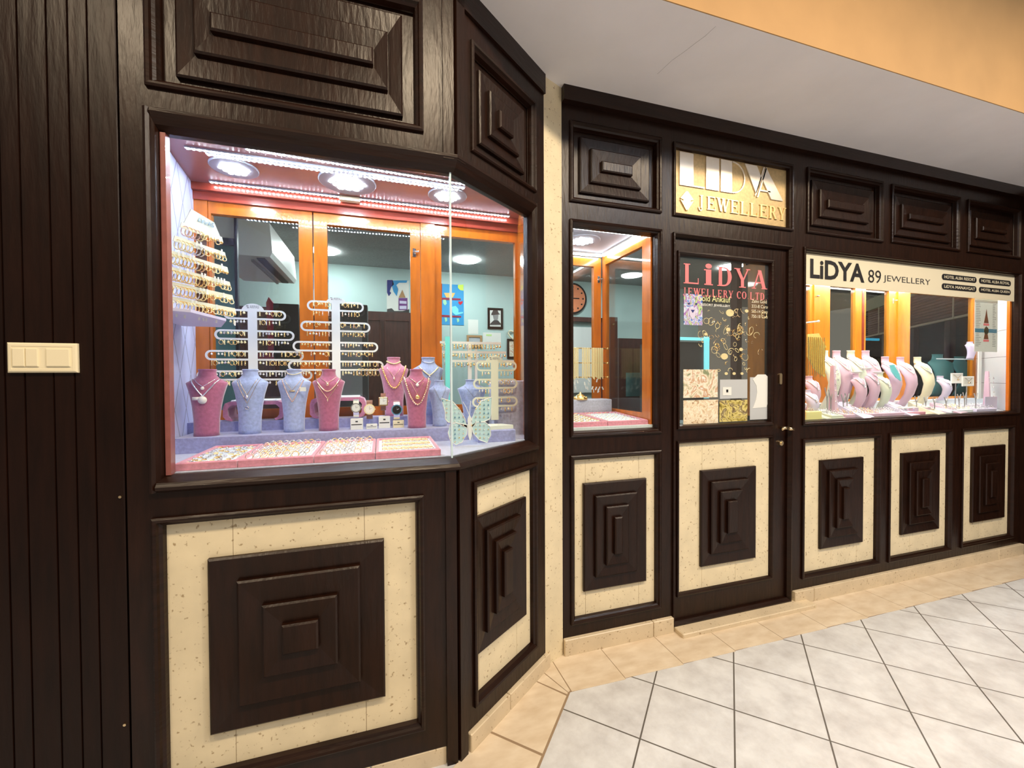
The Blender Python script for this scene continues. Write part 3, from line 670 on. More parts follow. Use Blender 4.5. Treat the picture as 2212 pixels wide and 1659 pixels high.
# ---- tree-shaped earring boards (pill-shaped slots on both sides of a stem)
def pill_ring(mb, xa, xb, zc, h, w, y0, y1, side):
    # side -1: round end on the low-x side, +1: on the high-x side
    r = h/2; ri = r-w; n = 10; out, inn = [], []
    if side < 0:
        cx = xa+r
        out = [(xb, zc+r)] + [(cx-r*math.sin(PI*k/n), zc+r*math.cos(PI*k/n)) for k in range(n+1)] + [(xb, zc-r)]
        inn = [(xb, zc+ri)] + [(cx-ri*math.sin(PI*k/n), zc+ri*math.cos(PI*k/n)) for k in range(n+1)] + [(xb, zc-ri)]
    else:
        cx = xb-r
        out = [(xa, zc+r)] + [(cx+r*math.sin(PI*k/n), zc+r*math.cos(PI*k/n)) for k in range(n+1)] + [(xa, zc-r)]
        inn = [(xa, zc+ri)] + [(cx+ri*math.sin(PI*k/n), zc+ri*math.cos(PI*k/n)) for k in range(n+1)] + [(xa, zc-ri)]
    for i in range(len(out)-1): mb.prism([out[i], out[i+1], inn[i+1], inn[i]], y0, y1)
def tree_board(name, label, Y, cu, stem_px, dome, rows, zbase, mname, group, elabel, kinds, text=True, pitch=0.0125):
    # rows: (u_left, u_right, v_centre); stem from dome down to zbase
    c = at(cu, dome, Y); t = thing(name, label, 'earring stand', (c.x, Y, zbase))
    sx0, sx1 = at(cu-stem_px, 740, Y).x, at(cu+stem_px, 740, Y).x
    mb = MB(); y0, y1 = Y-0.002, Y+0.002
    zr = [at(cu, r[2], Y).z for r in rows]
    hh = abs(at(cu, rows[0][2], Y).z-at(cu, rows[0][2]+22, Y).z)
    mb.box(sx0-0.002, sx1+0.002, y0-0.0003, y1+0.0003, zbase, zr[0]+hh/2)
    R = (sx1-sx0)*1.35
    mb.prism([(c.x+R*math.cos(PI*k/16), zr[0]+hh*0.35+(c.z-zr[0]-hh*0.35)*math.sin(PI*k/16)) for k in range(17)], y0-0.0005, y1+0.0005)
    arms = []
    for (ul, ur, vc), z in zip(rows, zr):
        xl, xr = at(ul, vc, Y).x, at(ur, vc, Y).x
        pill_ring(mb, xl, sx0+0.004, z, hh, 0.009, y0, y1, -1); pill_ring(mb, sx1-0.004, xr, z, hh, 0.009, y0, y1, 1)
        arms.append((xl, xr, z))
    local(t, mb.obj('board', mname, t))
    if text:
        q = MB(); F = lambda s, d, z: (s, y0+d, z)
        text_mesh(q, 'ARPAS', F, c.x-R*0.25, c.x+R*0.55, zr[0]+hh*0.62, zr[0]+hh*0.62+0.014, -0.0006)
        q.box(c.x-R*0.50, c.x-R*0.34, y0-0.0012, y0-0.0008, zr[0]+hh*0.62, zr[0]+hh*0.62+0.005).box(c.x-R*0.58, c.x-R*0.38, y0-0.0012, y0-0.0008, zr[0]+hh*0.62+0.008, zr[0]+hh*0.62+0.013)
        local(t, q.obj('logo', 'mid_grey', t))
    for xl, xr, z in arms:
        for zz in (z+hh/2-0.007, z-hh/2-0.001):
            for a, b in ((xl+hh*0.45, sx0-0.008), (sx1+0.008, xr-hh*0.45)):
                n = max(1, int((b-a)/pitch)); 
                for i in range(n):
                    x = a+(b-a)*(i+0.5)/n+random.uniform(-0.001, 0.001)
                    if random.random() < 0.06: continue
                    place(random.choice(kinds), (x, y0-0.002, zz), (0, 0, random.uniform(-0.4, 0.4)), elabel, 'earring', group, 1.12)
    return t, arms, hh
# pink bench risers the boards stand on
def bench(label, u0, u1, vt, Yf, Yb, zb):
    x0, x1 = at(u0, vt, Yf).x, at(u1, vt, Yf).x; zt = at((u0+u1)/2, vt, Yf).z; t = thing('bench_riser', label, 'riser', ((x0+x1)/2, (Yf+Yb)/2, zb))
    cx = (x0+x1)/2; w = (x1-x0)/2; H = zt-zb; k = 0.018
    outer = [(-w+0.035, 0), (-w+0.012, 0.006), (-w, 0.022), (-w, H-0.030), (-w+0.008, H-0.010), (-w+0.026, H-0.002)]
    outer += [(-x, z) for x, z in reversed(outer)]
    inner = [(-w+0.040, 0.010), (-w+0.030, 0.012), (-w+k+0.002, 0.026), (-w+k, H-0.034), (-w+k+0.008, H-k-0.006), (-w+0.034, H-k)]
    inner += [(-x, z) for x, z in reversed(inner)]
    mb = MB()
    for i in range(len(outer)-1): mb.prism([(cx+p[0], zb+p[1]) for p in (outer[i], outer[i+1], inner[i+1], inner[i])], Yf, Yb)
    local(t, mb.obj('curved_legs', 'rose_velvet', t))
    local(t, MB().bbox(cx-w+0.03, cx+w-0.03, Yf+0.004, Yb, zt-0.002, zt+0.004, 0.002).obj('top_pad', 'white_pad', t))
    return t
bench('pink bench riser with pale pad behind the pale blue necklace busts', 481, 613, 866, 2.155, 2.275, 1.257)
bench('pink bench riser with pale pad under the tallest earring board', 669, 790, 858, 2.155, 2.275, 1.257)
zt1 = at(545, 866, 2.155).z+0.004; zt2 = at(729, 858, 2.155).z+0.004
tree_board('earring_board', 'white tree-shaped earring board nearest the quilted corner', 2.262, 546, 9, 656, [(483, 618, 680), (463, 636, 724), (443, 656, 768), (425, 675, 811)], zt1, 'white_plastic', 'earrings on the white board by the quilted corner', 'small gold earring hanging on the white board nearest the quilted corner', ['drop_gold', 'ball_pale', 'hoop_gold', 'ball_silver', 'drop_pale', 'stud_earring', 'drop_silver'])
tree_board('earring_board', 'white tree-shaped earring board in front of the orange double posts', 2.245, 726, 8, 643, [(663, 786, 662), (649, 800, 706), (632, 817, 749), (622, 829, 790)], zt2, 'white_plastic', 'earrings on the white board by the orange posts', 'small gold earring hanging on the board before the orange posts', ['drop_gold', 'ball_pale', 'hoop_gold', 'ball_gold', 'drop_pale', 'stud_earring', 'drop_rose'])
for i in range(6):
    p = at(776+i*8, 797, 2.235); place('widehoop_gold', (p.x, 2.235, p.z), (0, 0, 0.9), 'wide gold hoop on the lowest arm of the board by the orange posts', 'earring', 'wide gold hoops on the lowest arm')

# ---- cream slanted stand of hoops on the corner shelf
def slanted_stand():
    ang = math.atan2(0.8805, 0.4741); F0 = Frame(-0.680, 1.700, ang)
    F = lambda s, d, z: F0(s, d-0.035*(z-1.70)/0.35*0-0.0, z)
    t = thing('earring_stand', 'tall cream tiered stand crowded with hoops on the corner shelf', 'earring stand', F(0.12, 0, 1.682))
    t.rotation_euler = (0, 0, 0)
    mb = MB().prism([(0.078, 2.055), (0.170, 2.040), (0.205, 1.975), (0.05, 1.995)], -0.002, 0.002, F); local(t, mb.obj('header_board', 'cream_board', t))
    q = MB(); text_mesh(q, 'ARPAS', F, 0.100, 0.165, 2.018, 2.034, -0.003, bold=0.01); local(t, q.obj('logo', 'gem_blue', t))
    local(t, MB().box(0.100, 0.140, 0.002, 0.006, 1.682, 2.03, F).obj('stem', 'room_wood', t))
    rows = [(0.040, 0.200, 1.985), (0.015, 0.212, 1.930), (-0.008, 0.222, 1.875), (-0.018, 0.232, 1.820), (-0.02, 0.243, 1.770), (-0.022, 0.255, 1.720)]
    gl = 'gold hoop earring on the cream tiered stand over the corner shelf'
    for a, c, z in rows:
        local(t, MB().prism([(a, z+0.010), (c, z+0.010), (c+0.006, z-0.010), (a-0.006, z-0.010)], -0.004, 0.0, F).obj('arm', 'cream_board', t))
        n = int((c-a)/0.0135)
        for i in range(n):
            s = a+(c-a)*(i+0.5)/n; p = F(s, -0.008, z-0.010+0.006)
            place(random.choice(['bighoop_gold', 'bighoop_pale', 'bighoop_gold', 'bighoop_rose', 'bighoop_silver']) if s < 0.115 else random.choice(['hoop_gold', 'hoop_pale', 'ball_gold', 'hoop_gold']), p, (0, 0, ang+0.35 if s < 0.115 else ang), gl, 'earring', 'hoops on the cream tiered stand', 0.95 if s < 0.115 else 1.15)
            if random.random() < 0.30:
                place('card_tag', F(s, -0.010, z-0.040), (0, random.uniform(-.2, .2), ang), 'tiny white price tag hanging on the cream tiered stand', 'price tag', 'price tags on the cream tiered stand', 0.9)
slanted_stand()

# ---- busts
def bust_mesh(H, W, prof=None, depth=0.055, lean=0.03, n=22, fan=0):
    # z share, half width share, depth share ; front towards -y, flat back
    P = [(0, 0.62, 0.75), (0.06, 0.61, 0.74), (0.25, 0.62, 0.78), (0.45, 0.70, 0.88), (0.60, 0.80, 0.95), (0.72, 0.92, 0.98), (0.785, 1.0, 0.92), (0.80, 0.97, 0.86), (0.83, 0.78, 0.78), (0.865, 0.56, 0.70), (0.90, 0.45, 0.66), (0.945, 0.42, 0.64), (0.975, 0.42, 0.64), (0.98, 0.445, 0.67), (0.995, 0.445, 0.67), (1.0, 0.43, 0.65)]
    V = []; fs = []
    for z, w, d in P:
        yo = -lean*math.sin(PI*min(1, z/0.9)) if fan else lean*(z-0.4)*0.6
        back = 0.5 if z > 0.86 else 0.10
        for k in range(n):
            a = 2*PI*k/n; x = math.cos(a); y = math.sin(a)
            V.append((x*w*W/2, yo-(-y)*d*depth*(1.0 if y < 0 else back), z*H))
    m = len(P)
    fs = [(i*n+k, i*n+(k+1) % n, (i+1)*n+(k+1) % n, (i+1)*n+k) for i in range(m-1) for k in range(n)]
    fs += [tuple(range(n-1, -1, -1)), tuple(range((m-1)*n, m*n))]
    mb = MB().add(V, fs)
    def front(x, z):                                   # y of the front surface
        zz = max(0, min(1, z/H))
        for i in range(len(P)-1):
            if P[i][0] <= zz <= P[i+1][0]:
                k = (zz-P[i][0])/max(1e-6, P[i+1][0]-P[i][0]); w = P[i][1]+(P[i+1][1]-P[i][1])*k; d = P[i][2]+(P[i+1][2]-P[i][2])*k
                q = max(0.0, 1-(x/(w*W/2))**2)**0.5
                yo = -lean*math.sin(PI*min(1, zz/0.9)) if fan else lean*(zz-0.4)*0.6
                return yo-d*depth*q
        return 0
    return mb, front
def bust(label, u, vb, vt, halfpx, Z, m, depth=0.05, lean=0.03, rz=0.0, name='necklace_bust', extra=None):
    p = atz(u, vb, Z); H = at(u, vt, p.y).z-Z; Wd = abs(at(u+halfpx, vt+30, p.y).x-at(u-halfpx, vt+30, p.y).x)
    p.y += depth*0.75
    mb, fr = bust_mesh(H, Wd, depth=depth, lean=lean)
    t = thing(name, label, 'necklace bust', p, rz)
    mb.obj('torso', m, t, True)
    return t, p, H, Wd, fr
def necklace(label, t, H, fr, width, z_top, z_bot, r, m, kind='chain', pend=None, v=0.6, name='necklace', beads=40, group=None, pm=None):
    # hangs on the bust: from neck sides down to the lowest point, shape between U (v=0) and V (v=1)
    pts = []
    for k in range(41):
        a = -1+2*k/40
        zz = z_bot+(z_top-z_bot)*((abs(a))*v+(a*a)*(1-v)); x = a*width/2*(1-(1-abs(a))*0.0)
        pts.append(Vector((x, fr(x, zz*H)-r-0.0008, zz*H)))
    n = thing(name, label, 'necklace', t.location, t.rotation_euler.z, group)
    mb = MB()
    if kind == 'chain': mb.tube(pts, r, 6)
    else:
        L = [0]
        for a, b in zip(pts, pts[1:]): L.append(L[-1]+(b-a).length)
        s = 0.0; stp = r*1.9; i = 0
        while s < L[-1]:
            while L[i+1] < s: i += 1
            k = (s-L[i])/max(1e-9, L[i+1]-L[i]); mb.ball(pts[i].lerp(pts[i+1], k), r, 7, 5); s += stp
    mb.obj('chain' if kind == 'chain' else 'bead_string', m, n, True)
    if pend:
        kd, sz = pend; c = pts[20]; q = MB()
        if kd == 'disc': q.disc_y(c.x, c.y-0.004, c.y, c.z-sz, sz, n=18); q.disc_y(c.x, c.y-0.006, c.y-0.004, c.z-sz, sz*0.55, n=12)
        elif kd == 'ball': q.ball((c.x, c.y-sz*0.4, c.z-sz), sz)
        elif kd == 'cone': q.ball((c.x, c.y-0.002, c.z-sz*0.4), sz*0.5); q.tube([(c.x, c.y-0.003, c.z-sz*0.5), (c.x, c.y-0.003, c.z-sz*2.4)], [sz*0.6, 0.0006], 6)
        elif kd == 'bar': q.box(c.x-sz, c.x+sz, c.y-0.004, c.y, c.z-0.004, c.z)
        elif kd == 'locket': q.disc_y(c.x, c.y-0.004, c.y, c.z-sz, sz, n=18); q.box(c.x-sz*2.2, c.x-sz*0.4, c.y-0.003, c.y, c.z-sz*1.0, c.z-sz*0.2)
        elif kd == 'drop': q.tube([c, (c.x, c.y-0.001, c.z-sz)], 0.0008, 5); q.tube([(c.x+0.006*math.cos(a), c.y-0.002, c.z-sz-0.006+0.006*math.sin(a)) for a in [i*PI/5 for i in range(10)]], 0.002, 5, closed=True)
        q.obj('pendant', pm or m, n, True)
    return n
S1 = 1.212
B = {}
B['p1'] = bust('deep pink velvet bust standing against the quilted side wall', 441, 943, 797, 47, S1, 'pink_velvet')
B['b1'] = bust('pale blue velvet bust wearing a long thin double chain', 536, 938, 797, 41, S1, 'lilac_velvet')
B['b2'] = bust('pale blue velvet bust wearing a bar necklace and beaded V chain', 633, 934, 797, 38, S1, 'lilac_velvet')
B['p2'] = bust('pink velvet bust between the bench risers and the watches', 709, 931, 797, 36, S1, 'pink_velvet')
B['p3'] = bust('pink velvet bust wearing the gold link chain, on the upper step', 852, 899, 771, 33, 1.257, 'rose_velvet')
B['p4'] = bust('pink velvet bust wearing the chunky rose gold chain, on the lower step', 902, 925, 797, 33, S1, 'pink_velvet')
B['b3'] = bust('pale blue velvet bust before the orange post, tallest at the back', 928, 897, 771, 34, 1.257, 'lilac_velvet')
B['b4'] = bust('small pale blue bust touching the glass corner strip', 952, 921, 821, 25, S1, 'lilac_velvet')
B['b5'] = bust('pale blue bust partly hidden by the butterfly earring card', 1024, 916, 820, 32, S1, 'lilac_velvet')
def nk(k, *a, **kw):
    t, p, H, W, fr = B[k]; return necklace(a[0], t, H, fr, a[1]*W, *a[2:], **kw)
nk('p1', 'thick silver double chain with a large round locket on the pink bust by the quilt', 0.66, 0.845, 0.60, 0.0028, 'silver', v=0.85, pend=('locket', 0.016), pm='pearl')
nk('p1', 'short silver chain with a round stone pendant on the pink bust by the quilt', 0.52, 0.86, 0.74, 0.0014, 'silver', v=0.7, pend=('ball', 0.007), pm='pearl')
nk('b1', 'fine dark chain with a knotted pendant on the blue bust with double chain', 0.50, 0.85, 0.60, 0.0010, 'brass', v=0.9, pend=('ball', 0.008), pm='silver')
nk('b1', 'long fine chain ending in a small ring on the blue bust with double chain', 0.62, 0.845, 0.47, 0.0009, 'brass', v=0.9, pend=('drop', 0.012), pm='silver')
nk('b2', 'fine chain with a slim gold bar on the blue velvet bust', 0.52, 0.85, 0.66, 0.0009, 'brass', v=0.9, pend=('bar', 0.011), pm='gold')
nk('b2', 'rose gold V necklace of graded links on the blue bust', 0.62, 0.83, 0.48, 0.0022, 'rose_gold', kind='beads', v=0.8)
nk('b2', 'choker of tiny gold links around the neck of the bar-necklace bust', 0.42, 0.945, 0.91, 0.0018, 'pale_gold', kind='beads', v=0.1)
nk('p2', 'thick rose gold collar on the pink bust beside the watches', 0.74, 0.85, 0.64, 0.0030, 'rose_gold', v=0.15)
nk('p2', 'short chain with a round pink stone on the bust beside the watches', 0.50, 0.87, 0.78, 0.0012, 'rose_gold', v=0.7, pend=('ball', 0.008), pm='rose_gold')
nk('p2', 'fine V chain ending in a needle drop on the bust beside the watches', 0.60, 0.74, 0.52, 0.0014, 'rose_gold', v=0.95, pend=('cone', 0.006), pm='rose_gold')
nk('p3', 'long yellow gold link chain on the upper pink bust', 0.80, 0.85, 0.47, 0.0048, 'gold', kind='beads', v=0.1)
nk('p3', 'gold choker with fringe drops on the upper pink bust', 0.46, 0.93, 0.885, 0.0034, 'pale_gold', kind='beads', v=0.1)
nk('p3', 'fine rose chain with a dark cone pendant on the upper pink bust', 0.50, 0.84, 0.66, 0.0012, 'rose_gold', v=0.9, pend=('cone', 0.009), pm='rose_gold')
nk('p4', 'chunky rose gold chain on the lower pink bust near the glass corner', 0.82, 0.85, 0.40, 0.0050, 'rose_gold', kind='beads', v=0.1)
nk('p4', 'short gold chain with a square stone on the lower pink bust', 0.52, 0.86, 0.76, 0.0016, 'rose_gold', v=0.7, pend=('ball', 0.008), pm='pearl')
nk('p4', 'fine chain with a large gold ball on the lower pink bust', 0.42, 0.78, 0.57, 0.0010, 'rose_gold', v=0.9, pend=('ball', 0.012), pm='gold')
nk('b3', 'silver choker on the neck of the tallest blue bust', 0.40, 0.93, 0.90, 0.0018, 'silver', v=0.2)
nk('b3', 'white gold V necklace of bars on the tallest blue bust', 0.62, 0.83, 0.68, 0.0030, 'pale_gold', v=0.8, pend=('ball', 0.005), pm='silver')
nk('b4', 'fine long chain on the small blue bust at the corner strip', 0.55, 0.85, 0.55, 0.0008, 'mid_grey', v=0.9)
nk('b5', 'fine chain on the blue bust behind the butterfly card', 0.55, 0.85, 0.60, 0.0008, 'mid_grey', v=0.9)
p = B['b2'][1]; tag(MB().box(-0.012, 0.012, -0.001, 0.001, -0.009, 0.009).obj('price_tag', 'print_white', loc=(p.x+0.045, p.y-0.058, at(663, 840, p.y).z)), 'white price tag hooked on the bar-necklace bust', 'price tag')

# ---- watches on small display blocks
def watch(label, bl, u0, u1, vt, vb, cu, cv, rpx, square, bez, face, strapm, Y):
    x0, x1 = at(u0, vb, Y).x, at(u1, vb, Y).x; zt = at(u0, vt, Y).z
    blk = thing('watch_block', bl, 'watch stand', ((x0+x1)/2, Y, S1))
    local(blk, MB().bbox(x0, x1, Y, Y+0.035, S1, zt, 0.002).obj('block', 'white_plastic' if 'cream' not in bl else 'cream_plastic', blk))
    local(blk, MB().box(x0*0.6+x1*0.4, x0*0.4+x1*0.6, Y-0.0006, Y, S1+(zt-S1)*0.68, S1+(zt-S1)*0.80).box(x0+0.004, x1-0.004, Y-0.0006, Y, S1+(zt-S1)*0.42, S1+(zt-S1)*0.50).obj('print', 'ink', blk))
    local(blk, MB().tube([((x0+x1)/2, Y+0.018, zt), ((x0+x1)/2, Y+0.022, zt+0.03), ((x0+x1)/2, Y+0.012, zt+0.052)], 0.006, 8).obj('curved_arm', 'case_glass', blk))
    c = at(cu, cv, Y-0.004); r = abs(at(cu+rpx, cv, Y).x-at(cu, cv, Y).x)
    t = thing('watch', label, 'watch', (c.x, c.y, c.z))
    pth = [(0, 0.034, 0.020), (0, 0.022, r+0.016), (0, 0.008, r+0.010), (0, 0.001, r-0.002)]; pth2 = [(0, 0.001, -r+0.002), (0, 0.006, -r-0.010), (0, 0.014, -r-0.020), (0, 0.030, -r-0.024)]
    def band(P, w):
        mb = MB(); V = [(x-w, y, z) for x, y, z in P]+[(x+w, y, z) for x, y, z in P]+[(x-w, y+0.003, z) for x, y, z in P]+[(x+w, y+0.003, z) for x, y, z in P]; n = len(P)
        return mb.add(V, [f for i in range(n-1) for f in ((i, i+1, n+i+1, n+i), (2*n+i, 3*n+i, 3*n+i+1, 2*n+i+1), (i, 2*n+i, 2*n+i+1, i+1), (n+i, n+i+1, 3*n+i+1, 3*n+i))])
    band(pth, r*0.55).obj('strap', strapm, t); band(pth2, r*0.55).obj('strap', strapm, t)
    if square:
        MB().bbox(-r, r, -0.006, 0.004, -r*0.95, r*0.95, 0.002).obj('case', bez, t); MB().box(-r*0.78, r*0.78, -0.0068, -0.006, -r*0.72, r*0.72).obj('dial', face, t)
    else:
        MB().disc_y(0, -0.006, 0.004, 0, r, n=24).obj('case', bez, t); MB().disc_y(0, -0.0068, -0.006, 0, r*0.80, n=24).obj('dial', face, t)
    mk = 'ink' if face != 'black' else 'silver'; hm = MB()
    for k in range(12):
        a = k*PI/6; hm.box(r*0.68*math.cos(a)-0.0006, r*0.68*math.cos(a)+0.0006, -0.0074, -0.0068, r*0.62*math.sin(a)-0.0006, r*0.62*math.sin(a)+0.0006)
    hm.box(-0.0005, 0.0005, -0.0076, -0.0068, 0, r*0.5).tube([(0, -0.0073, 0), (r*0.4, -0.0073, r*0.2)], 0.0005, 4).obj('hands', mk, t)
    MB().lathe([(0.0018, 0), (0.0018, 0.004)], 8).obj('crown', bez, t, loc=(r+0.003, 0, 0)).rotation_euler = (0, -PI/2, 0)
watch('silver bracelet watch with a pale dial on the white block nearest the pink bust', 'white block under the silver bracelet watch', 757, 784, 905, 931, 769, 881, 11, False, 'silver', 'print_white', 'silver', 2.04)
watch('gold watch on a brown leather strap on the low white block', 'low white block under the round gold watch', 791, 815, 917, 929, 798, 884, 12, False, 'pale_gold', 'pearl', 'brown_leather', 2.045)
watch('square gold watch with dark brown strap on the white block', 'white block under the square gold watch', 818, 843, 900, 926, 828, 867, 10, True, 'gold', 'print_white', 'brown_leather', 2.06)
watch('steel watch with a dark chronograph dial on the cream block', 'cream block under the dark-dialled steel watch', 849, 873, 909, 928, 857, 885, 12, False, 'gem_blue', 'black', 'silver', 2.05)

# ---- trays on the case floor
def tray(label, x0, x1, y0, y1, z, rise=0.0, m='tray_pink', pad='white_pad', h=0.026):
    t = thing('jewellery_tray', label, 'tray', ((x0+x1)/2, (y0+y1)/2, z))
    F = lambda s, d, zz: (s, d, zz+rise*(d-y0)/(y1-y0))
    mb = MB(); e = 0.011; g = lambda a, zz: [F(x0+a, y0+a, zz), F(x1-a, y0+a, zz), F(x1-a, y1-a, zz), F(x0+a, y1-a, zz)]
    V = g(0, z)+g(0, z+h-0.004)+g(0.004, z+h)+g(e-0.003, z+h)+g(e, z+h-0.003)+g(e, z+h-0.009)
    fs = [(3, 2, 1, 0)]
    for i in range(5):
        for k in range(4): l = (k+1) % 4; fs.append((i*4+k, i*4+l, i*4+4+l, i*4+4+k))
    local(t, mb.add(V, fs).obj('frame', m, t))
    q = g(e-0.001, z+h-0.009)+g(e-0.001, z+0.004); local(t, MB().add(q, [(0, 1, 2, 3), (4, 7, 6, 5), (0, 4, 5, 1), (1, 5, 6, 2), (2, 6, 7, 3), (3, 7, 4, 0)]).obj('pad', pad, t))
    return F
XT = [-0.635, -0.405, -0.385, -0.150, -0.146, 0.035, 0.040, 0.236]
XT = [(-0.640, -0.466), (-0.463, -0.232), (-0.229, -0.026), (-0.023, 0.215)]
labs = ['pink tray of loose silver earrings against the quilted side', 'pink tray crowded with rings under the two blue busts', 'pink tray of rings in front of the watches', 'pink tray of laid-out bracelets beside the glass corner']
Fs = [tray(labs[i], a, b, 1.606, 1.945, ZF+0.001, 0.004) for i, (a, b) in enumerate(XT)]
for j in range(15):
    for i in range(6):
        x = XT[0][0]+0.022+i*0.0275+random.uniform(-.004, .004); y = 1.628+j*0.0205
        place(random.choice(['drop_silver', 'drop_pale', 'ball_silver', 'drop_gold', 'drop_silver']), Fs[0](x, y, ZF+0.0245), (PI/2*0.9, 0, random.uniform(-1.6, 0.6)), 'small silver earring lying in the tray against the quilted side', 'earring', 'loose earrings in the tray by the quilt', 0.95)
for ti, n in ((1, 8), (2, 7)):
    a, b = XT[ti]
    for j in range(8):
        for i in range(n):
            x = a+0.026+(b-a-0.052)*(i+(0.5 if j % 2 else 0.0))/(n-0.5); y = 1.634+j*0.0395
            place(random.choice(['ring_rose', 'ring_silver', 'ring_silver', 'ring_silver', 'ring_gold']), Fs[ti](x, y, ZF+0.0300), (random.uniform(1.0, 1.3), 0, random.uniform(-.3, .3)), 'ring standing in the pink tray '+('under the two blue busts' if ti == 1 else 'in front of the watches'), 'ring', 'rings in the tray '+('under the blue busts' if ti == 1 else 'before the watches'), 0.98)
a, b = XT[3]
for j in range(9):
    y = 1.640+j*0.032; mb = MB(); L = b-a-0.05
    pts = [(a+0.025+L*k/30, y+0.002*math.sin(k*1.3), ZF+0.0225+0.004*(y-1.606)/0.34+0.002) for k in range(31)]
    for k, pt in enumerate(pts): mb.ball(pt, 0.0028 if (j+k) % 3 else 0.0036, 6, 4)
    tag(mb.obj('bracelet', ['silver', 'gold', 'pale_gold'][j % 3], None, True), ['thin silver', 'yellow gold', 'pale gold'][j % 3]+' bracelet in the corner-glass tray, %s row from the glass' % ['first', 'second', 'third', 'fourth', 'fifth', 'sixth', 'seventh', 'eighth', 'last'][j], 'bracelet', 'bracelets in the tray by the corner')

# ---- butterfly card of studs
def butterfly():
    Y = 1.80; P = lambda u, v: (at(u, v, Y).x, at(u, v, Y).z)
    t = thing('butterfly_stand', 'white butterfly-shaped card full of stud earrings at the corner glass', 'earring stand', (at(1015, 955, Y).x, Y, ZF))
    upl = [(1010, 925), (1004, 905), (993, 885), (978, 868), (953, 860), (957, 873), (962, 890), (962, 905), (968, 912), (985, 913)]
    lol = [(1010, 918), (985, 913), (972, 918), (968, 935), (973, 952), (985, 961), (998, 955), (1008, 938)]
    upr = [(1018, 925), (1019, 905), (1027, 885), (1040, 866), (1062, 858), (1061, 880), (1061, 895), (1058, 905), (1045, 911), (1030, 912)]
    lor = [(1018, 918), (1030, 912), (1048, 912), (1059, 922), (1060, 940), (1052, 956), (1035, 950), (1022, 935)]
    for nm, pl in (('upper_wing', upl), ('lower_wing', lol), ('upper_wing', upr), ('lower_wing', lor)):
        pts = [P(*q) for q in pl]
        w = local(t, MB().prism(pts, Y-0.001, Y+0.001).obj(nm, 'butterfly_card', t))
        n = len(pts); MB().tube([(x, Y-0.001, z) for x, z in pts], 0.0022, 6, closed=True).obj('rim', 'white_plastic', w)
    pb = [P(1010, 905), P(1014, 895), P(1019, 905), P(1019, 940), P(1015, 952), P(1011, 940)]
    local(t, MB().prism(pb, Y-0.004, Y+0.003).obj('body', 'white_plastic', t))
    for q in ((1000, 868), (1017, 866)):
        a = P(1014, 897); c = P(*q); local(t, MB().tube([(a[0], Y, a[1]), ((a[0]+c[0])/2, Y, (a[1]+c[1])/2+0.006), (c[0], Y, c[1])], 0.0014, 5).obj('antenna', 'white_plastic', t))
    import itertools
    def inside(x, y, poly):
        r = False; j = len(poly)-1
        for i in range(len(poly)):
            if (poly[i][1] > y) != (poly[j][1] > y) and x < (poly[j][0]-poly[i][0])*(y-poly[i][1])/(poly[j][1]-poly[i][1])+poly[i][0]: r = not r
            j = i
        return r
    for v in range(866, 958, 9):
        for u in range(956, 1062, 9):
            if any(inside(u+dx, v+dy, pl) for pl in (upl, upr, lol, lor) for dx, dy in ((0, 0),)):
                p = at(u, v, Y-0.004); place(random.choice(['ball_gold', 'ball_silver', 'stud_earring', 'drop_blue', 'ball_rose']), (p.x, p.y, p.z+0.008), (0, 0, 0), 'stud earring pinned on the butterfly-shaped card', 'earring', 'studs on the butterfly card', 0.62)
butterfly()
# ---- rack of long earrings, cream board, plinths beside the corner glass
rk = thing('earring_rack', 'white bar rack of long earrings behind the corner glass', 'earring stand', (0.47, 2.17, 1.257))
for a, b, z in ((0.290, 0.617, 1.632), (0.300, 0.645, 1.583), (0.310, 0.690, 1.536)):
    local(rk, MB().box(a, b, 2.165, 2.172, z-0.006, z+0.006).obj('bar', 'white_plastic', rk))
    n = int((b-a)/0.016)
    for i in range(n):
        x = a+(b-a)*(i+0.5)/n
        place(random.choice(['drop_gold', 'drop_pale', 'drop_gold', 'drop_red' if z > 1.6 and x > 0.56 else 'drop_silver', 'ball_gold']), (x, 2.162, z-0.006), (0, 0, 0), 'long gold earring hanging on the white bar rack', 'earring', 'earrings on the white bar rack', 1.35)
local(rk, MB().box(0.435, 0.455, 2.166, 2.176, 1.15, 1.632).box(0.473, 0.486, 2.166, 2.176, 1.15, 1.60).obj('upright', 'white_plastic', rk))
tree_board('earring_board', 'cream earring board with two tiers before the lilac block', 2.03, 1068, 7, 768, [(1028, 1116, 791), (1022, 1118, 829), (1020, 1118, 868)], 1.235, 'cream_board', 'earrings on the cream board', 'small gold earring on the cream board behind the butterfly', ['drop_gold', 'ball_pale', 'hoop_gold', 'ball_silver', 'drop_pale'], pitch=0.015)
pl = thing('display_plinth', 'lilac velvet plinth block at the orange end post', 'plinth', (0.68, 2.1, ZF)); local(pl, MB().bbox(0.545, 0.715, 2.06, 2.16, ZF, at(1120, 822, 2.06).z, 0.004).obj('block', 'grey_velvet', pl))
pl2 = thing('display_plinth', 'low lilac velvet plinth under the folded cream cloth', 'plinth', (0.5, 1.9, ZF)); local(pl2, MB().bbox(0.42, 0.60, 1.86, 1.98, ZF, 1.205, 0.004).obj('block', 'step_velvet', pl2))
tag(MB().prism([(0.43, 1.87), (0.60, 1.90), (0.56, 1.97), (0.45, 1.98)], 1.205, 1.222, plane='xy').obj('folded_cloth', 'cream_board'), 'folded pale green cloth on the low lilac plinth', 'cloth')
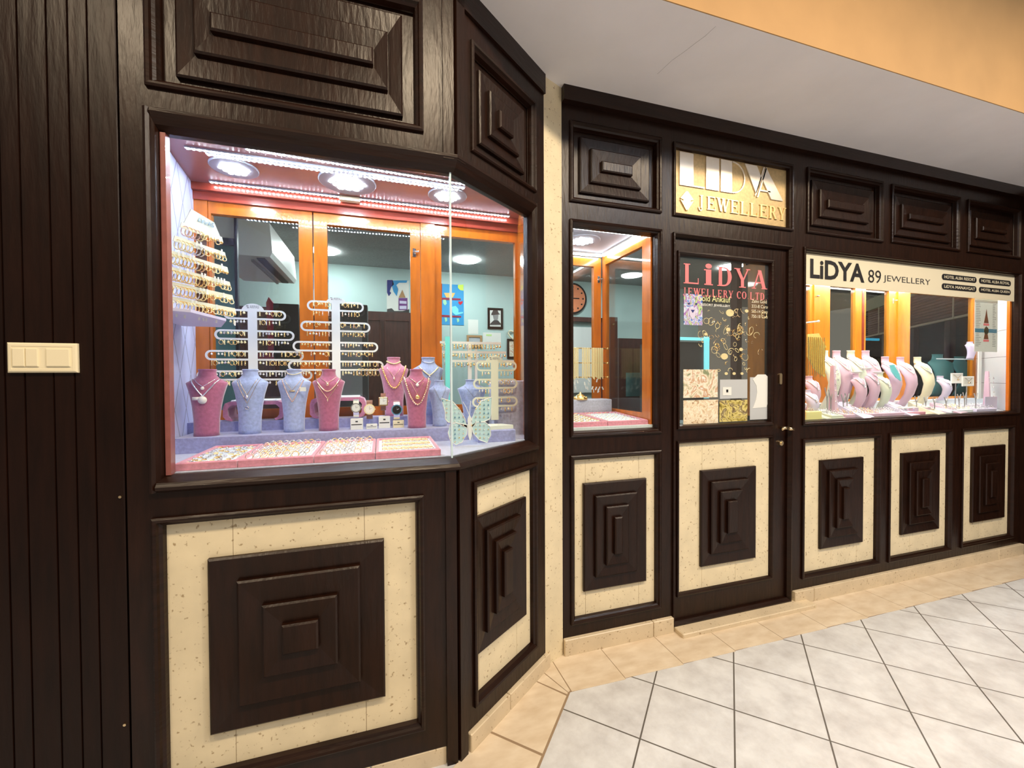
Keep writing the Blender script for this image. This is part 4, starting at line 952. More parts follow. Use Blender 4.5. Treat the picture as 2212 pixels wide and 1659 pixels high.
st = thing('glass_strip_light', 'pale cyan glass strip standing behind the glass corner', 'strip', (0.36, 2.2, 1.2)); local(st, MB().box(at(962, 800, 2.14).x, at(972, 800, 2.14).x, 2.14, 2.146, 1.26, 1.66).obj('strip', 'edge_green', st))

# ================================================================== WINDOW 3 / DISPLAY CASE 2 (narrow window)
win3 = structure(MB().box(0.955, 1.470, 0.030, 0.036, 1.155, 2.245, FR).obj('window_3', 'glass'))
MB().rings(FR, *holes_mid[0], [(a*0.85, d) for a, d in BEAD]+[(0.028, 0.05)], cap=False).obj('window_frame', 'dark_wood_h', win3)
case2 = thing('display_case', 'narrow display case beside the door with hanging gold chains', 'display case', (1.2, 2.3, 1.1))
def c2(mb, name, m, label=None): return local(case2, mb.obj(name, m, case2, label=label))
c2(MB().box(0.93, 1.47, 2.015, 2.56, 1.13, 1.178), 'base_board', 'white_pad')
c2(MB().box(0.90, 1.47, 2.02, 2.56, 2.280, 2.31), 'ceiling_board', 'lamp_plate')
c2(MB().box(0.890, 0.93, 2.03, 2.60, 1.13, 2.31), 'side_wall', 'tile_white')
sd = c2(MB().holes(lambda s, d, z: (1.455+d, s, z), 2.02, 2.56, 1.178, 2.28, [(2.10, 2.52, 1.24, 2.21)], 0, 0.03), 'side_frame', 'orange_wood')
MB().box(1.466, 1.470, 2.095, 2.525, 1.235, 2.215).obj('pane', 'case_glass', sd)
case_door(case2, 1.00, 1.440, 1.03, at(1283, 700, 2.55).x, 2.55, 1.178, 2.26, 1.24, 2.20, 'orange_wood', latch=1.425, latch_z=at(1292, 604, 2.55).z)
for lab, a, b, c, d in (('bright tube light along the glass of the narrow case', 0.94, 1.43, 2.075, 2.093), ('bright tube light over the inner doors of the narrow case', 0.94, 1.43, 2.515, 2.533), ('bright tube light along the side pane of the narrow case', 1.425, 1.443, 2.095, 2.51)):
    t = thing('tube_light', lab, 'tube light', ((a+b)/2, (c+d)/2, 2.27)); local(t, MB().box(a, b, c, d, 2.262, 2.270).obj('diffuser', 'tube', t)); local(t, MB().box(a-0.004, b+0.004, c-0.004, d+0.004, 2.270, 2.28).obj('housing', 'white_plastic', t))
disc_light(1.17, 2.30, 2.28, 0.11, 'round light plate in the ceiling of the narrow case', mname='disc_led')
tr = thing('velvet_block', 'grey velvet block across the back of the narrow case', 'plinth', (1.2, 2.45, 1.178)); local(tr, MB().bbox(0.94, 1.435, 2.40, 2.53, 1.178, 1.304, 0.004).obj('block', 'grey_velvet', tr))
Fa = tray('pink tray of long pieces beside the marble pier', 0.935, 1.188, 2.035, 2.385, 1.1785, 0.020)
Fb = tray('pink tray of small pieces beside the side pane', 1.192, 1.450, 2.035, 2.385, 1.1785, 0.020)
for j in range(9):
    for i in range(7):
        place(random.choice(['drop_gold', 'drop_pale', 'drop_silver']), Fa(0.965+i*0.032, 2.07+j*0.034, 1.2065), (PI/2*0.9, 0, 0.3), 'gold earring lying in the tray beside the marble pier', 'earring', 'earrings in the tray by the pier', 1.1)
for j in range(9):
    for i in range(8):
        place(random.choice(['ball_silver', 'ball_silver', 'ball_pale']), Fb(1.215+i*0.029, 2.07+j*0.034, 1.2065), (PI/2*0.9, 0, 0.3), 'tiny stud in the tray beside the side pane', 'earring', 'studs in the tray by the side pane', 0.6)
for k, z in enumerate((1.637, 1.541, 1.448)):
    tag(MB().tube([(0.93, 2.46, z), (1.435, 2.46, z)], 0.0035, 8).ball((1.438, 2.46, z), 0.007).obj('gold_rail', 'gold', None, True), ['topmost', 'middle', 'lowest'][k]+' gold rail across the narrow case', 'rail')
def chain(x, y, z0, z1, lab, grp):
    o = bpy.data.objects.new('gold_chain', CH); COL.objects.link(o); o.location = (x, y, z0); o.scale = (1, 1, (z0-z1)/0.2); return tag(o, lab, 'necklace', grp)
mb = MB()
for k in range(40): mb.ball((0.0008*(1 if k % 2 else -1), 0, -0.2*k/40), 0.0042, 6, 4)
CH = mb.mesh('gold_chain', 'pale_gold', True)
bands = [(1.150, 1.215, 'beside the pier'), (1.250, 1.300, 'in the middle bundle'), (1.318, 1.395, 'in the widest bundle by the side pane')]
for a, b, w_ in bands:
    n = int((b-a)/0.0075)
    for i in range(n): chain(a+(b-a)*i/max(1, n-1), 2.452-0.002*(i % 2), 1.637, 1.44+random.uniform(-.01, .01), 'gold chain hanging from the rails '+w_, 'gold chains '+w_)
    for i in range(int((b-a)/0.009)):
        place('card_tag', (a+(b-a)*random.random(), 2.446, 1.44-random.uniform(0.0, 0.075)), (0, random.uniform(-.6, .6), random.uniform(-.5, .5)), 'white tag dangling under the chains '+w_, 'price tag', 'tags under the chains '+w_, 1.0)
cr = MB().lathe([(0.045, 0), (0.045, 0.008), (0.036, 0.016), (0.022, 0.030), (0.010, 0.036), (0.006, 0.046), (0.002, 0.050)], 16, (1.22, 2.425, 1.304)).obj('gold_ornament', 'gold', None, True); tag(cr, 'gold crown-like ornament on the grey velvet block under the chains', 'ornament')
for k in range(8): MB().ball((1.22+0.04*math.cos(k*PI/4), 2.425+0.04*math.sin(k*PI/4), 1.317), 0.007).obj('gold_bead', 'gold', cr, True)

# ================================================================== FASCIA SIGN over the door
sg = thing('fascia_sign', 'gold panel over the door with mirror letters and a diamond emblem', 'sign', (2.01, YR, 2.352))
local(sg, MB().box(1.568, 2.458, 0.022, 0.034, 2.352, 2.762, FR).obj('panel', 'sign_gold', sg))
local(sg, MB().rings(FR, *holes_up[1], [(a*0.85, d) for a, d in BEAD], cap=False).obj('surround', 'dark_wood_h', sg))
q = MB(); D0, D1 = 0.015, 0.021
zt, zb = 2.728, 2.540
def PR(pts, mb): mb.prism(pts, D0, D1, FR)
q2 = MB(); PR([(1.628, zb), (1.722, zb), (1.722, zt), (1.628, zt)], q2); PR([(1.722, zb), (1.800, zb), (1.800, zb+0.007), (1.722, zb+0.007)], q2); local(sg, q2.obj('letter_l', 'sign_letter', sg))
q2 = MB(); PR([(1.812, zb), (1.905, zb), (1.905, zt), (1.812, zt)], q2); local(sg, q2.obj('letter_i', 'sign_letter', sg))
q2 = MB(); PR([(1.918, zb), (2.000, zb), (2.000, zt), (1.918, zt)], q2)
zc, rr = (zt+zb)/2, (zt-zb)/2
for k in range(20):
    a, b = -PI/2+PI*k/20, -PI/2+PI*(k+1)/20
    PR([(2.005+(rr-0.006)*math.cos(a)*1.0, zc+(rr-0.006)*math.sin(a)), (2.005+rr*math.cos(a), zc+rr*math.sin(a)), (2.005+rr*math.cos(b), zc+rr*math.sin(b)), (2.005+(rr-0.006)*math.cos(b), zc+(rr-0.006)*math.sin(b))], q2)
local(sg, q2.obj('letter_d', 'sign_letter', sg))
q2 = MB(); PR([(2.098, zt), (2.190, zt), (2.228, 2.655), (2.185, 2.560)], q2); PR([(2.175, 2.548), (2.184, 2.548), (2.252, zt), (2.243, zt)], q2); local(sg, q2.obj('letter_y', 'sign_letter', sg))
q2 = MB(); PR([(2.262, zt), (2.400, zb), (2.305, zb), (2.228, 2.66)], q2); PR([(2.192, zb), (2.202, zb), (2.270, zt), (2.260, zt)], q2); PR([(2.215, 2.580), (2.300, 2.580), (2.296, 2.588), (2.218, 2.588)], q2); local(sg, q2.obj('letter_a', 'sign_letter', sg))
q2 = MB(); serif_text(q2, 'JEWELLERY', FR, 1.757, 2.428, 2.422, 2.500, D1, 0.005); local(sg, q2.obj('lettering', 'sign_letter_gold', sg))
q2 = MB(); cx, cz = 1.678, 2.455
out = [(cx, cz+0.062), (cx+0.05, cz+0.008), (cx, cz-0.062), (cx-0.05, cz+0.008)]; inn = [(cx, cz+0.056), (cx+0.026, cz), (cx, cz-0.052), (cx-0.026, cz)]
PR(inn, q2)
for k in range(4):
    l = (k+1) % 4; a, b, c, d = out[k], out[l], inn[l], inn[k]
    m_ = ((a[0]+b[0]+c[0]+d[0])/4, (a[1]+b[1]+c[1]+d[1])/4); PR([(m_[0]+(p[0]-m_[0])*0.86, m_[1]+(p[1]-m_[1])*0.86) for p in (a, b, c, d)], q2)
local(sg, q2.obj('diamond_emblem', 'sign_letter_gold', sg))

# ================================================================== DOOR
dr = structure(MB().holes(FR, 1.590, 2.436, 0.030, 2.235, [(1.628, 2.318, 1.158, 2.155), (1.622, 2.322, 0.185, 1.070)], 0.020, 0.062).obj('door_1', 'dark_wood'))
MB().rings(FR, 1.568, 2.458, 0.026, 2.259, [(0, 0), (0, -0.012), (0.008, -0.014), (0.014, -0.004), (0.020, 0.006), (0.020, 0.05)], cap=False).obj('door_frame', 'dark_wood_h', dr)
MB().rings(FR, 1.614, 2.332, 1.146, 2.168, [(0, 0.020), (0.002, 0.010), (0.010, 0.008), (0.018, 0.016), (0.024, 0.036), (0.024, 0.06)], cap=False).obj('glazing_bead', 'dark_wood_h', dr)
MB().box(1.630, 2.316, 0.042, 0.047, 1.16, 2.153, FR).obj('pane', 'door_glass', dr)
MB().rings(FR, 1.612, 2.332, 0.176, 1.080, [(0, 0.020), (0.002, 0.010), (0.010, 0.008), (0.016, 0.018), (0.020, 0.030)], cap=False).obj('moulding', 'dark_wood_h', dr)
mb = MB()
for a, c in ((1.622, 1.80), (1.8016, 2.05), (2.0516, 2.322)): mb.box(a, c, 0.030, 0.05, 0.185, 1.07, FR)
mb.obj('marble_slab', 'marble', dr)
stepped(FR, 1.782, 2.195, 0.328, 0.897, NAR, 0.029, dr, 'raised_panel')
hd = MB(); 
hd.tube([FR(2.398, 0.02, 1.125), FR(2.398, -0.03, 1.125)], 0.009, 10).tube([FR(2.400, -0.030, 1.125), FR(2.36, -0.033, 1.130), FR(2.345, -0.030, 1.118)], [0.011, 0.009, 0.006], 10).tube([FR(2.400, -0.030, 1.125), FR(2.440, -0.034, 1.118)], [0.011, 0.008], 10)
hd.obj('door_handle', 'brass', dr, True)
MB().prism([(2.388+0.011*math.cos(a*PI/8), 1.432+(0.024 if math.sin(a*PI/8) >= 0 else -0.024)+0.011*math.sin(a*PI/8)) for a in range(16)], 0.012, 0.021, FR).obj('lock_plate', 'brass', dr)
MB().disc_y(2.392, YR+0.008, YR+0.021, 1.028, 0.016, n=18).disc_y(2.392, YR+0.004, YR+0.009, 1.028, 0.008, n=12).obj('lock_cylinder', 'brass', dr)
# posters and lettering on the door glass
GD = 0.0405
def sheet(name, label, cat, u0, v0, u1, v1, m, d=GD, group=None):
    a, b = at(u0, v0, YR+d), at(u1, v1, YR+d); x0, x1, z0, z1 = a.x, b.x, min(a.z, b.z), max(a.z, b.z)
    t = thing(name, label, cat, ((x0+x1)/2, YR+d, z0), 0, group); local(t, MB().box(x0, x1, d-0.0012, d, z0, z1, FR).obj('sheet', m, t)); return t, x0, x1, z0, z1
SER = lambda s, d, z: FR(s, d, z)
t = thing('window_lettering', 'big pink shop name stencilled across the top of the door glass', 'lettering', (2.0, YR+GD, 1.98))
q2 = MB(); serif_text(q2, 'LiDYA', FR, 1.672, 2.300, 1.990, 2.105, GD, 0.0012, 0.10); local(t, q2.obj('lettering', 'pink_vinyl', t))
t = thing('window_lettering', 'smaller pink company line under the big name on the door glass', 'lettering', (2.0, YR+GD, 1.90))
q2 = MB(); serif_text(q2, 'JEWELLERY CO.LTD.', FR, 1.672, 2.305, 1.922, 1.966, GD, 0.0012, 0.14); local(t, q2.obj('lettering', 'pink_vinyl', t))
t = thing('window_lettering', 'yellow gold-buying words beside the coloured animal picture', 'lettering', (1.9, YR+GD, 1.87))
q2 = MB(); text_mesh(q2, 'Gold Ankauf', FR, 1.770, 2.015, 1.893, 1.930, GD-0.001); local(t, q2.obj('lettering', 'yellow_print', t))
q2 = MB(); text_mesh(q2, 'RESORT JEWELLERY', FR, 1.800, 2.012, 1.862, 1.880, GD-0.001, bold=0.01); local(t, q2.obj('caption', 'paper', t))
t = thing('window_lettering', 'pale price lines for tooth gold and carats on the door glass', 'lettering', (2.25, YR+GD, 1.82))
q2 = MB()
for i, s_ in enumerate(('Zahn Gold', '333-8 Carat', '585-14 Carat', '750-18 Carat')): text_mesh(q2, s_, FR, 2.178, 2.178+(0.12 if i == 0 else 0.136), 1.902-i*0.031, 1.922-i*0.031, GD-0.001)
local(t, q2.obj('lettering', 'cream_plastic', t))
t, x0, x1, z0, z1 = sheet('poster', 'brightly coloured animal face picture at the hinge side of the door glass', 'poster', 1477, 634, 1517, 703, 'print_colour')
cx, cz = (x0+x1)/2-0.005, (z0+z1)/2
local(t, MB().prism([(cx-0.028, cz+0.01), (cx+0.028, cz+0.01), (cx+0.020, cz-0.035), (cx, cz-0.06), (cx-0.020, cz-0.035)], GD-0.003, GD-0.0015, FR).obj('muzzle', 'violet_leather', t))
local(t, MB().prism([(cx-0.014, cz-0.002), (cx+0.014, cz-0.002), (cx, cz-0.020)], GD-0.004, GD-0.003, FR).box(cx-0.034, cx-0.020, GD-0.004, GD-0.003, cz+0.03, cz+0.038, FR).box(cx+0.018, cx+0.032, GD-0.004, GD-0.003, cz+0.03, cz+0.038, FR).obj('nose_and_eyes', 'navy_print', t))
sheet('photo_print', 'pale printed photo of coffee cups low on the door glass', 'poster', 1476, 798, 1550, 858, 'print_cream')
sheet('photo_print', 'warm print of a resting woman at the bottom of the door glass', 'poster', 1476, 865, 1551, 914, 'print_skin')
t, x0, x1, z0, z1 = sheet('photo_print', 'grey print of a white square box on the door glass', 'poster', 1555, 820, 1614, 860, 'print_grey')
local(t, MB().box(x0+0.02, x0+0.085, GD-0.003, GD-0.0013, z0+0.02, z0+0.07, FR).obj('printed_box', 'print_white', t)); local(t, MB().box(x0+0.045, x0+0.06, GD-0.004, GD-0.0031, z0+0.038, z0+0.055, FR).obj('printed_emblem', 'ink', t))
sheet('photo_print', 'print of gold bars and coins at the bottom of the door glass', 'poster', 1554, 865, 1614, 909, 'print_gold')
sheet('photo_print', 'pale grey print below the white neck bust on the door glass', 'poster', 1620, 815, 1661, 905, 'print_grey')
tag(MB().prism([(2.19, 1.43), (2.23, 1.46), (2.29, 1.46), (2.32, 1.44), (2.32, 1.30), (2.30, 1.255), (2.19, 1.25), (2.215, 1.30), (2.225, 1.35), (2.22, 1.39)], GD-0.003, GD-0.0014, FR).obj('bust_cutout', 'print_white'), 'white neck bust cut-out on the lock side of the door glass', 'cut-out')
# tangle of old gold printed on the glass
dk = MB().box(1.68, 2.315, 0.0395, 0.0405, 1.44, 1.985, FR).obj('dark_print', 'print_dark'); dkl = thing('gold_poster', 'dark see-through print of a heap of old gold jewellery on the door glass', 'poster', (2.0, YR+0.04, 1.45)); bpy.data.objects.remove(dk)
random.seed(21)
for i in range(80):
    u = random.gauss(1578, 34); v = random.gauss(725, 34); u = min(1655, max(1512, u)); v = min(800, max(672, v))
    c = at(u, v, YR+GD); R = random.uniform(0.006, 0.026); e = random.uniform(0.3, 1.0); an = random.uniform(0, PI); n = random.randint(9, 16)
    pts = []
    arcn = random.choice([1.0, 0.55, 0.7])
    for k in range(n):
        a = 2*PI*arcn*k/(n-1); x = R*math.cos(a); z = R*e*math.sin(a); pts.append((c.x+x*math.cos(an)-z*math.sin(an), YR+GD-0.0025, c.z+x*math.sin(an)+z*math.cos(an)))
    local(dkl, MB().tube(pts, random.uniform(0.0010, 0.0019), 4).obj('gold_piece', random.choice(['pale_gold', 'gold', 'pale_gold', 'brass']), dkl))
for u, v, r in ((1576, 676, 0.030), (1612, 672, 0.014), (1524, 722, 0.012), (1572, 712, 0.016), (1564, 770, 0.026), (1600, 755, 0.014), (1568, 807, 0.012), (1585, 807, 0.012), (1602, 807, 0.011)):
    c = at(u, v, YR+GD); local(dkl, MB().disc_y(c.x, YR+GD-0.0035, YR+GD-0.0018, c.z, r, r*0.72, 20).obj('gold_coin', 'pale_gold', dkl))
random.seed(9)

# ================================================================== WINDOW 4 / DISPLAY CASE 3 (long window)
win4 = structure(MB().box(2.575, 4.865, 0.030, 0.036, 1.155, 2.245, FR).obj('window_4', 'glass'))
MB().rings(FR, *holes_mid[2], [(a*0.85, d) for a, d in BEAD]+[(0.028, 0.05)], cap=False).obj('window_frame', 'dark_wood_h', win4)
bn = thing('shop_banner', 'cream banner with black shop name across the top of the long window', 'sign', (3.7, YR, 2.04))
local(bn, MB().box(2.578, 4.862, 0.024, 0.029, 2.040, 2.243, FR).obj('banner', 'sign_cream', bn))
q2 = MB(); text_mesh(q2, 'LiDYA', FR, 2.642, 3.140, 2.081, 2.206, 0.0235, bold=0.028); local(bn, q2.obj('name_lettering', 'ink', bn))
q2 = MB(); text_mesh(q2, '89', FR, 3.177, 3.303, 2.086, 2.174, 0.0235, bold=-0.004); local(bn, q2.obj('number', 'ink', bn))
q2 = MB(); text_mesh(q2, 'JEWELLERY', FR, 3.329, 3.824, 2.094, 2.147, 0.0235, bold=-0.008); local(bn, q2.obj('trade_lettering', 'dark_grey', bn))
for s0, s1, z0, z1, tx in ((3.955, 4.365, 2.156, 2.200, 'HOTEL ALBA RESORT'), (4.398, 4.806, 2.156, 2.200, 'HOTEL ALBA ROYAL'), (3.955, 4.365, 2.086, 2.130, 'LiDYA MANAVGAT'), (4.398, 4.806, 2.086, 2.130, 'HOTEL ALBA QUEEN')):
    r_ = (z1-z0)/2; poly = [(s0+r_-r_*math.sin(PI*k/8), z1-r_+r_*math.cos(PI*k/8)) for k in range(9)]+[(s1-r_+r_*math.sin(PI*k/8), z0+r_-r_*math.cos(PI*k/8)) for k in range(9)]
    lz = local(bn, MB().prism(poly, 0.0215, 0.0239, FR).obj('name_lozenge', 'ink', bn)); q2 = MB(); text_mesh(q2, tx, FR, s0+0.022, s1-0.022, z0+0.011, z1-0.011, 0.0212, bold=0.012); q2.obj('white_lettering', 'sign_cream', lz)
Y3 = 2.40
case3 = thing('display_case', 'long display case under the cream banner packed with pale busts', 'display case', (3.7, 2.2, 1.1))
def c3(mb, name, m, label=None): return local(case3, mb.obj(name, m, case3, label=label))
pl3 = [(2.56, 2.015), (4.86, 2.015), (5.25, Y3+0.02), (2.56, Y3+0.02)]
c3(MB().prism(pl3, 1.13, 1.160, plane='xy'), 'base_board', 'white_pad')
c3(MB().prism(pl3, 2.262, 2.29, plane='xy'), 'ceiling_board', 'white_paint')
mbw = MB()
for k in range(5):
    z0 = 1.162+k*0.22; mbw.prism([(4.86, 2.03), (5.25, Y3), (5.28, Y3), (4.90, 2.03)], z0, z0+0.217, plane='xy')
c3(mbw, 'side_wall', 'tile_white', 'white tiles with dark joints'); c3(MB().prism([(4.864, 2.031), (5.256, Y3), (5.28, Y3), (4.90, 2.031)], 1.16, 2.26, plane='xy'), 'tile_joints', 'dark_grey')
c3(MB().box(4.835, 4.862, 2.012, 2.03, 1.16, 2.26), 'end_trim', 'orange_wood')
c3(MB().box(2.56, 2.60, 2.02, Y3, 1.13, 2.29), 'side_wall', 'yellow_wood')
c3(MB().box(2.60, 5.2, 2.17, Y3, 1.16, 1.20), 'step', 'white_pad')
c3(MB().box(2.60, 5.22, 2.29, Y3, 1.20, 1.24), 'step', 'white_pad')
c3(MB().box(2.56, 5.28, Y3, Y3+0.04, 2.20, 2.29), 'header', 'yellow_wood')
xu = lambda u: at(u, 700, Y3).x
c3(MB().box(xu(1756), xu(1790), Y3-0.01, Y3+0.04, 1.24, 2.20), 'post', 'yellow_wood'); c3(MB().box(xu(1937), xu(1962), Y3-0.01, Y3+0.04, 1.24, 2.20), 'post', 'yellow_wood'); c3(MB().box(xu(1862), xu(1867), Y3, Y3+0.04, 1.24, 2.20), 'post', 'red_wood')
case_door(case3, 2.62, xu(1755.5), 2.66, xu(1749), Y3, 1.24, 2.20, 1.29, 2.15, 'yellow_wood', latch=xu(1760), latch_z=at(1765, 641, Y3).z)
case_door(case3, xu(1783), xu(1862), xu(1790), xu(1848), Y3+0.002, 1.24, 2.20, 1.26, 2.16, 'yellow_wood')
case_door(case3, xu(1867), xu(1937), xu(1870), xu(1920), Y3, 1.24, 2.20, 1.26, 2.16, 'yellow_wood', latch=xu(1929), latch_z=at(1930, 650, Y3).z)
case_door(case3, xu(1963), 5.25, xu(1966), 5.20, Y3, 1.24, 2.20, 1.26, 2.16, 'yellow_wood')
for lab, a, b, c, d in (('long warm tube light behind the cream banner', 2.62, 4.80, 2.06, 2.085), ('long warm tube light above the inner doors of the long case', 2.62, 5.1, 2.34, 2.362)):
    t = thing('tube_light', lab, 'tube light', ((a+b)/2, (c+d)/2, 2.25)); local(t, MB().box(a, b, c, d, 2.245, 2.252).obj('diffuser', 'tube_warm', t)); local(t, MB().box(a-0.004, b+0.004, c-0.004, d+0.004, 2.252, 2.262).obj('housing', 'white_plastic', t))
# curved shell busts seen from the side
def shell_bust(label, u, vt, Y, Zb, m, W=0.135, lean=0.07, name='necklace_bust', k=1.0):
    p = at(u, vt, Y); H = (p.z-Zb)*k; t = thing(name, label, 'necklace bust', (p.x, Y+0.02, Zb), -0.12)
    mb, fr = bust_mesh(H, W, depth=0.035, lean=lean, fan=1); mb.obj('torso', m, t, True)
    return t, H, fr, W
def nk3(T, label, w_, zt_, zb_, r, m, **kw): t, H, fr, W = T; return necklace(label, t, H, fr, w_*W, zt_, zb_, r, m, **kw)
bl3 = [('pale green shell bust closest to the woven gold sheet', 1785, 757, 'green_leather'), ('mauve shell bust second along the back row', 1812, 757, 'mauve_leather'), ('pale green shell bust in the middle of the back row', 1843, 757, 'green_leather'), ('mauve shell bust before the dark gap between doors', 1875, 757, 'mauve_leather'),
       ('mauve shell bust with a jewelled collar before the orange post', 1917, 770, 'mauve_leather'), ('mauve shell bust with a bead necklace, beside the cream bust', 1950, 771, 'mauve_leather'), ('cream shell bust at the end of the back row', 1987, 771, 'cream_leather')]
for i, (lab, u, v, m_) in enumerate(bl3):
    T = shell_bust(lab, u, v, 2.27, 1.20, m_, W=0.145, lean=0.085)
    s_ = lab.replace('shell bust', 'bust')
    nk3(T, 'thick pale necklace on the '+s_, 0.66, 0.86, 0.66, 0.0045, 'pearl' if i % 2 else 'silver', kind='beads' if i in (3, 4, 5) else 'chain', v=0.25)
    nk3(T, 'short inner necklace on the '+s_, 0.50, 0.88, 0.74, 0.0028, 'pale_gold' if i == 6 else 'silver', v=0.3)
for lab, u, v, Y, z, m_ in (('small mauve bust under a round plate, front row', 1852, 806, 2.17, 1.20, 'mauve_leather'), ('mauve bust with a stone pendant, front row centre', 1880, 797, 2.18, 1.20, 'mauve_leather'), ('pale green bust in the turquoise collar', 1905, 806, 2.17, 1.20, 'green_leather'), ('small mauve bust under the woven gold sheet', 1752, 812, 2.16, 1.20, 'mauve_leather'), ('lowest pale mauve bust beside the marble-framed edge', 1748, 842, 2.10, 1.16, 'violet_leather'), ('dark violet bust near the square necklace frames', 2036, 812, 2.25, 1.24, 'violet_leather')):
    T = shell_bust(lab, u, v, Y, z, m_, W=0.12, lean=0.05)
    nk3(T, 'necklace on the '+lab, 0.60, 0.86, 0.64, 0.0035, 'silver', v=0.6, pend=('ball', 0.007))
for i, (u, v) in enumerate(((1850, 803), (1873, 795), (1898, 804))):
    c = at(u, v, 2.14); d = MB().lathe([(0.004, -0.01), (0.03, 0), (0.034, 0.004), (0.030, 0.006)], 18).obj('round_dish', 'print_white', None, True, loc=c); d.location.z -= 0.004
    tag(d, ['round white dish topping the small mauve front bust', 'round white dish topping the stone pendant bust', 'round white dish topping the pale green front bust'][i], 'dish')
# recumbent white necklace ramps
def ramp(lab, u, v, w_, h_, L, m_, Y=2.12, z=1.16):
    c = at(u, v, Y); t = thing('necklace_ramp', lab, 'necklace stand', (c.x, Y, z), 0.15)
    V = [(-w_/2*0.5, 0.06, h_), (w_/2*0.5, 0.06, h_), (w_/2, 0.02, h_*0.82), (w_/2, -L, 0.0), (-w_/2, -L, 0.0), (-w_/2, 0.02, h_*0.82)]
    V2 = [(a, b, 0) for a, b, c_ in V[:2]]+[(w_/2, 0.02, 0), (-w_/2, 0.02, 0)]
    V += V2
    MB().add(V, [(0, 5, 4, 3, 2, 1), (0, 1, 7, 6), (1, 2, 8, 7), (5, 0, 6, 9), (2, 3, 8), (4, 5, 9), (6, 7, 8, 3, 4, 9)]).obj('ramp', m_, t)
    for k, (w2, d2) in enumerate(((0.5, 0.35), (0.72, 0.62))):
        pts = []
        for i in range(15):
            a = -1+2*i/14; x = a*w_/2*w2; yy = 0.0-(L*d2)*(1-a*a); zz = h_*0.82*(1-(0.02-yy)/(L+0.02)); pts.append((x, yy, zz+0.004))
        n_ = MB().tube(pts, 0.003, 6).obj('necklace', 'silver', None, True, loc=t.location); n_.rotation_euler = t.rotation_euler
        tag(n_, ('short' if k == 0 else 'long')+' silver necklace on the '+lab, 'necklace')
ramp('pale violet ramp in front of the mauve front bust', 1832, 850, 0.15, 0.10, 0.13, 'violet_leather')
ramp('white ramp between the trays and the jewelled collar', 1928, 842, 0.15, 0.10, 0.14, 'violet_leather', 2.14)
ramp('cream ramp in front of the cream end bust', 1988, 846, 0.14, 0.085, 0.13, 'cream_leather', 2.13)
ramp('mauve ramp of small pieces behind the ring forks', 2035, 852, 0.16, 0.07, 0.13, 'mauve_leather', 2.13)
# mauve earring column and pieces
def column(lab, u, vt, Y, z, w0, w1, m_, grp):
    c = at(u, vt, Y); H = c.z-z; t = thing('earring_column', lab, 'earring stand', (c.x, Y, z), 0.35)
    MB().add([(-w0, -0.02, 0), (w0, -0.02, 0), (w0, 0.02, 0), (-w0, 0.02, 0), (-w1, -0.008, H), (w1, -0.008, H), (w1, 0.01, H), (-w1, 0.01, H)], [(3, 2, 1, 0), (4, 5, 6, 7), (0, 1, 5, 4), (1, 2, 6, 5), (2, 3, 7, 6), (3, 0, 4, 7)]).obj('wedge', m_, t)
    for k in range(6):
        for s_ in (-0.5, 0.5):
            place(random.choice(['stud_earring', 'ball_silver', 'hoop_silver']), (c.x+s_*w0*0.9, Y-0.024, z+H*(0.25+0.12*k)), (0, 0, 0.3), 'silver earring pinned on the '+lab.split(' standing')[0], 'earring', grp, 1.0)
column('mauve earring wedge standing before the pale green bust', 1800, 790, 2.12, 1.20, 0.028, 0.024, 'mauve_leather', 'earrings on the tall mauve wedge')
column('lavender earring wedge standing by the white tiled end', 2133, 802, 2.14, 1.16, 0.075, 0.05, 'mauve_leather', 'earrings on the end wedge')
# turquoise collar, woven gold sheet
c = at(1932, 803, 2.16); tag(MB().prism([(c.x-0.05, c.z+0.05), (c.x-0.01, c.z+0.055), (c.x+0.05, c.z-0.02), (c.x+0.07, c.z-0.07), (c.x+0.02, c.z-0.045), (c.x-0.03, c.z+0.0)], 2.155, 2.165).obj('turquoise_collar', 'turquoise'), 'turquoise wing-shaped collar before the mauve busts', 'necklace')
wg = thing('gold_mesh_veil', 'woven gold mesh sheet hanging from a white rail by the door side', 'gold ornament', (2.9, 2.2, 1.45))
a, b, c_, d = at(1744, 722, 2.2), at(1768, 720, 2.2), at(1784, 750, 2.2), at(1782, 815, 2.2); e = at(1760, 800, 2.2); f_ = at(1744, 770, 2.2)
local(wg, MB().prism([(a.x, a.z), (b.x, b.z), (c_.x, c_.z), (c_.x-0.02, c_.z-0.01), (d.x, d.z), (e.x, e.z+0.0), (f_.x, f_.z)], 2.196, 2.204).obj('mesh_sheet', 'woven_gold', wg))
for k in range(9):
    x = a.x+(d.x-a.x)*k/9; local(wg, MB().tube([(x, 2.192, a.z-0.02), (x+0.003, 2.190, a.z-0.10), (x, 2.192, d.z+0.0+0.01*(k % 3))], 0.0028, 5).obj('gold_strand', 'gold', wg))
r0 = at(1742, 697, 2.2); r1 = at(1768, 694, 2.2); local(wg, MB().tube([r0, r1], 0.005, 8).ball(r1, 0.009).obj('rail', 'white_plastic', wg))
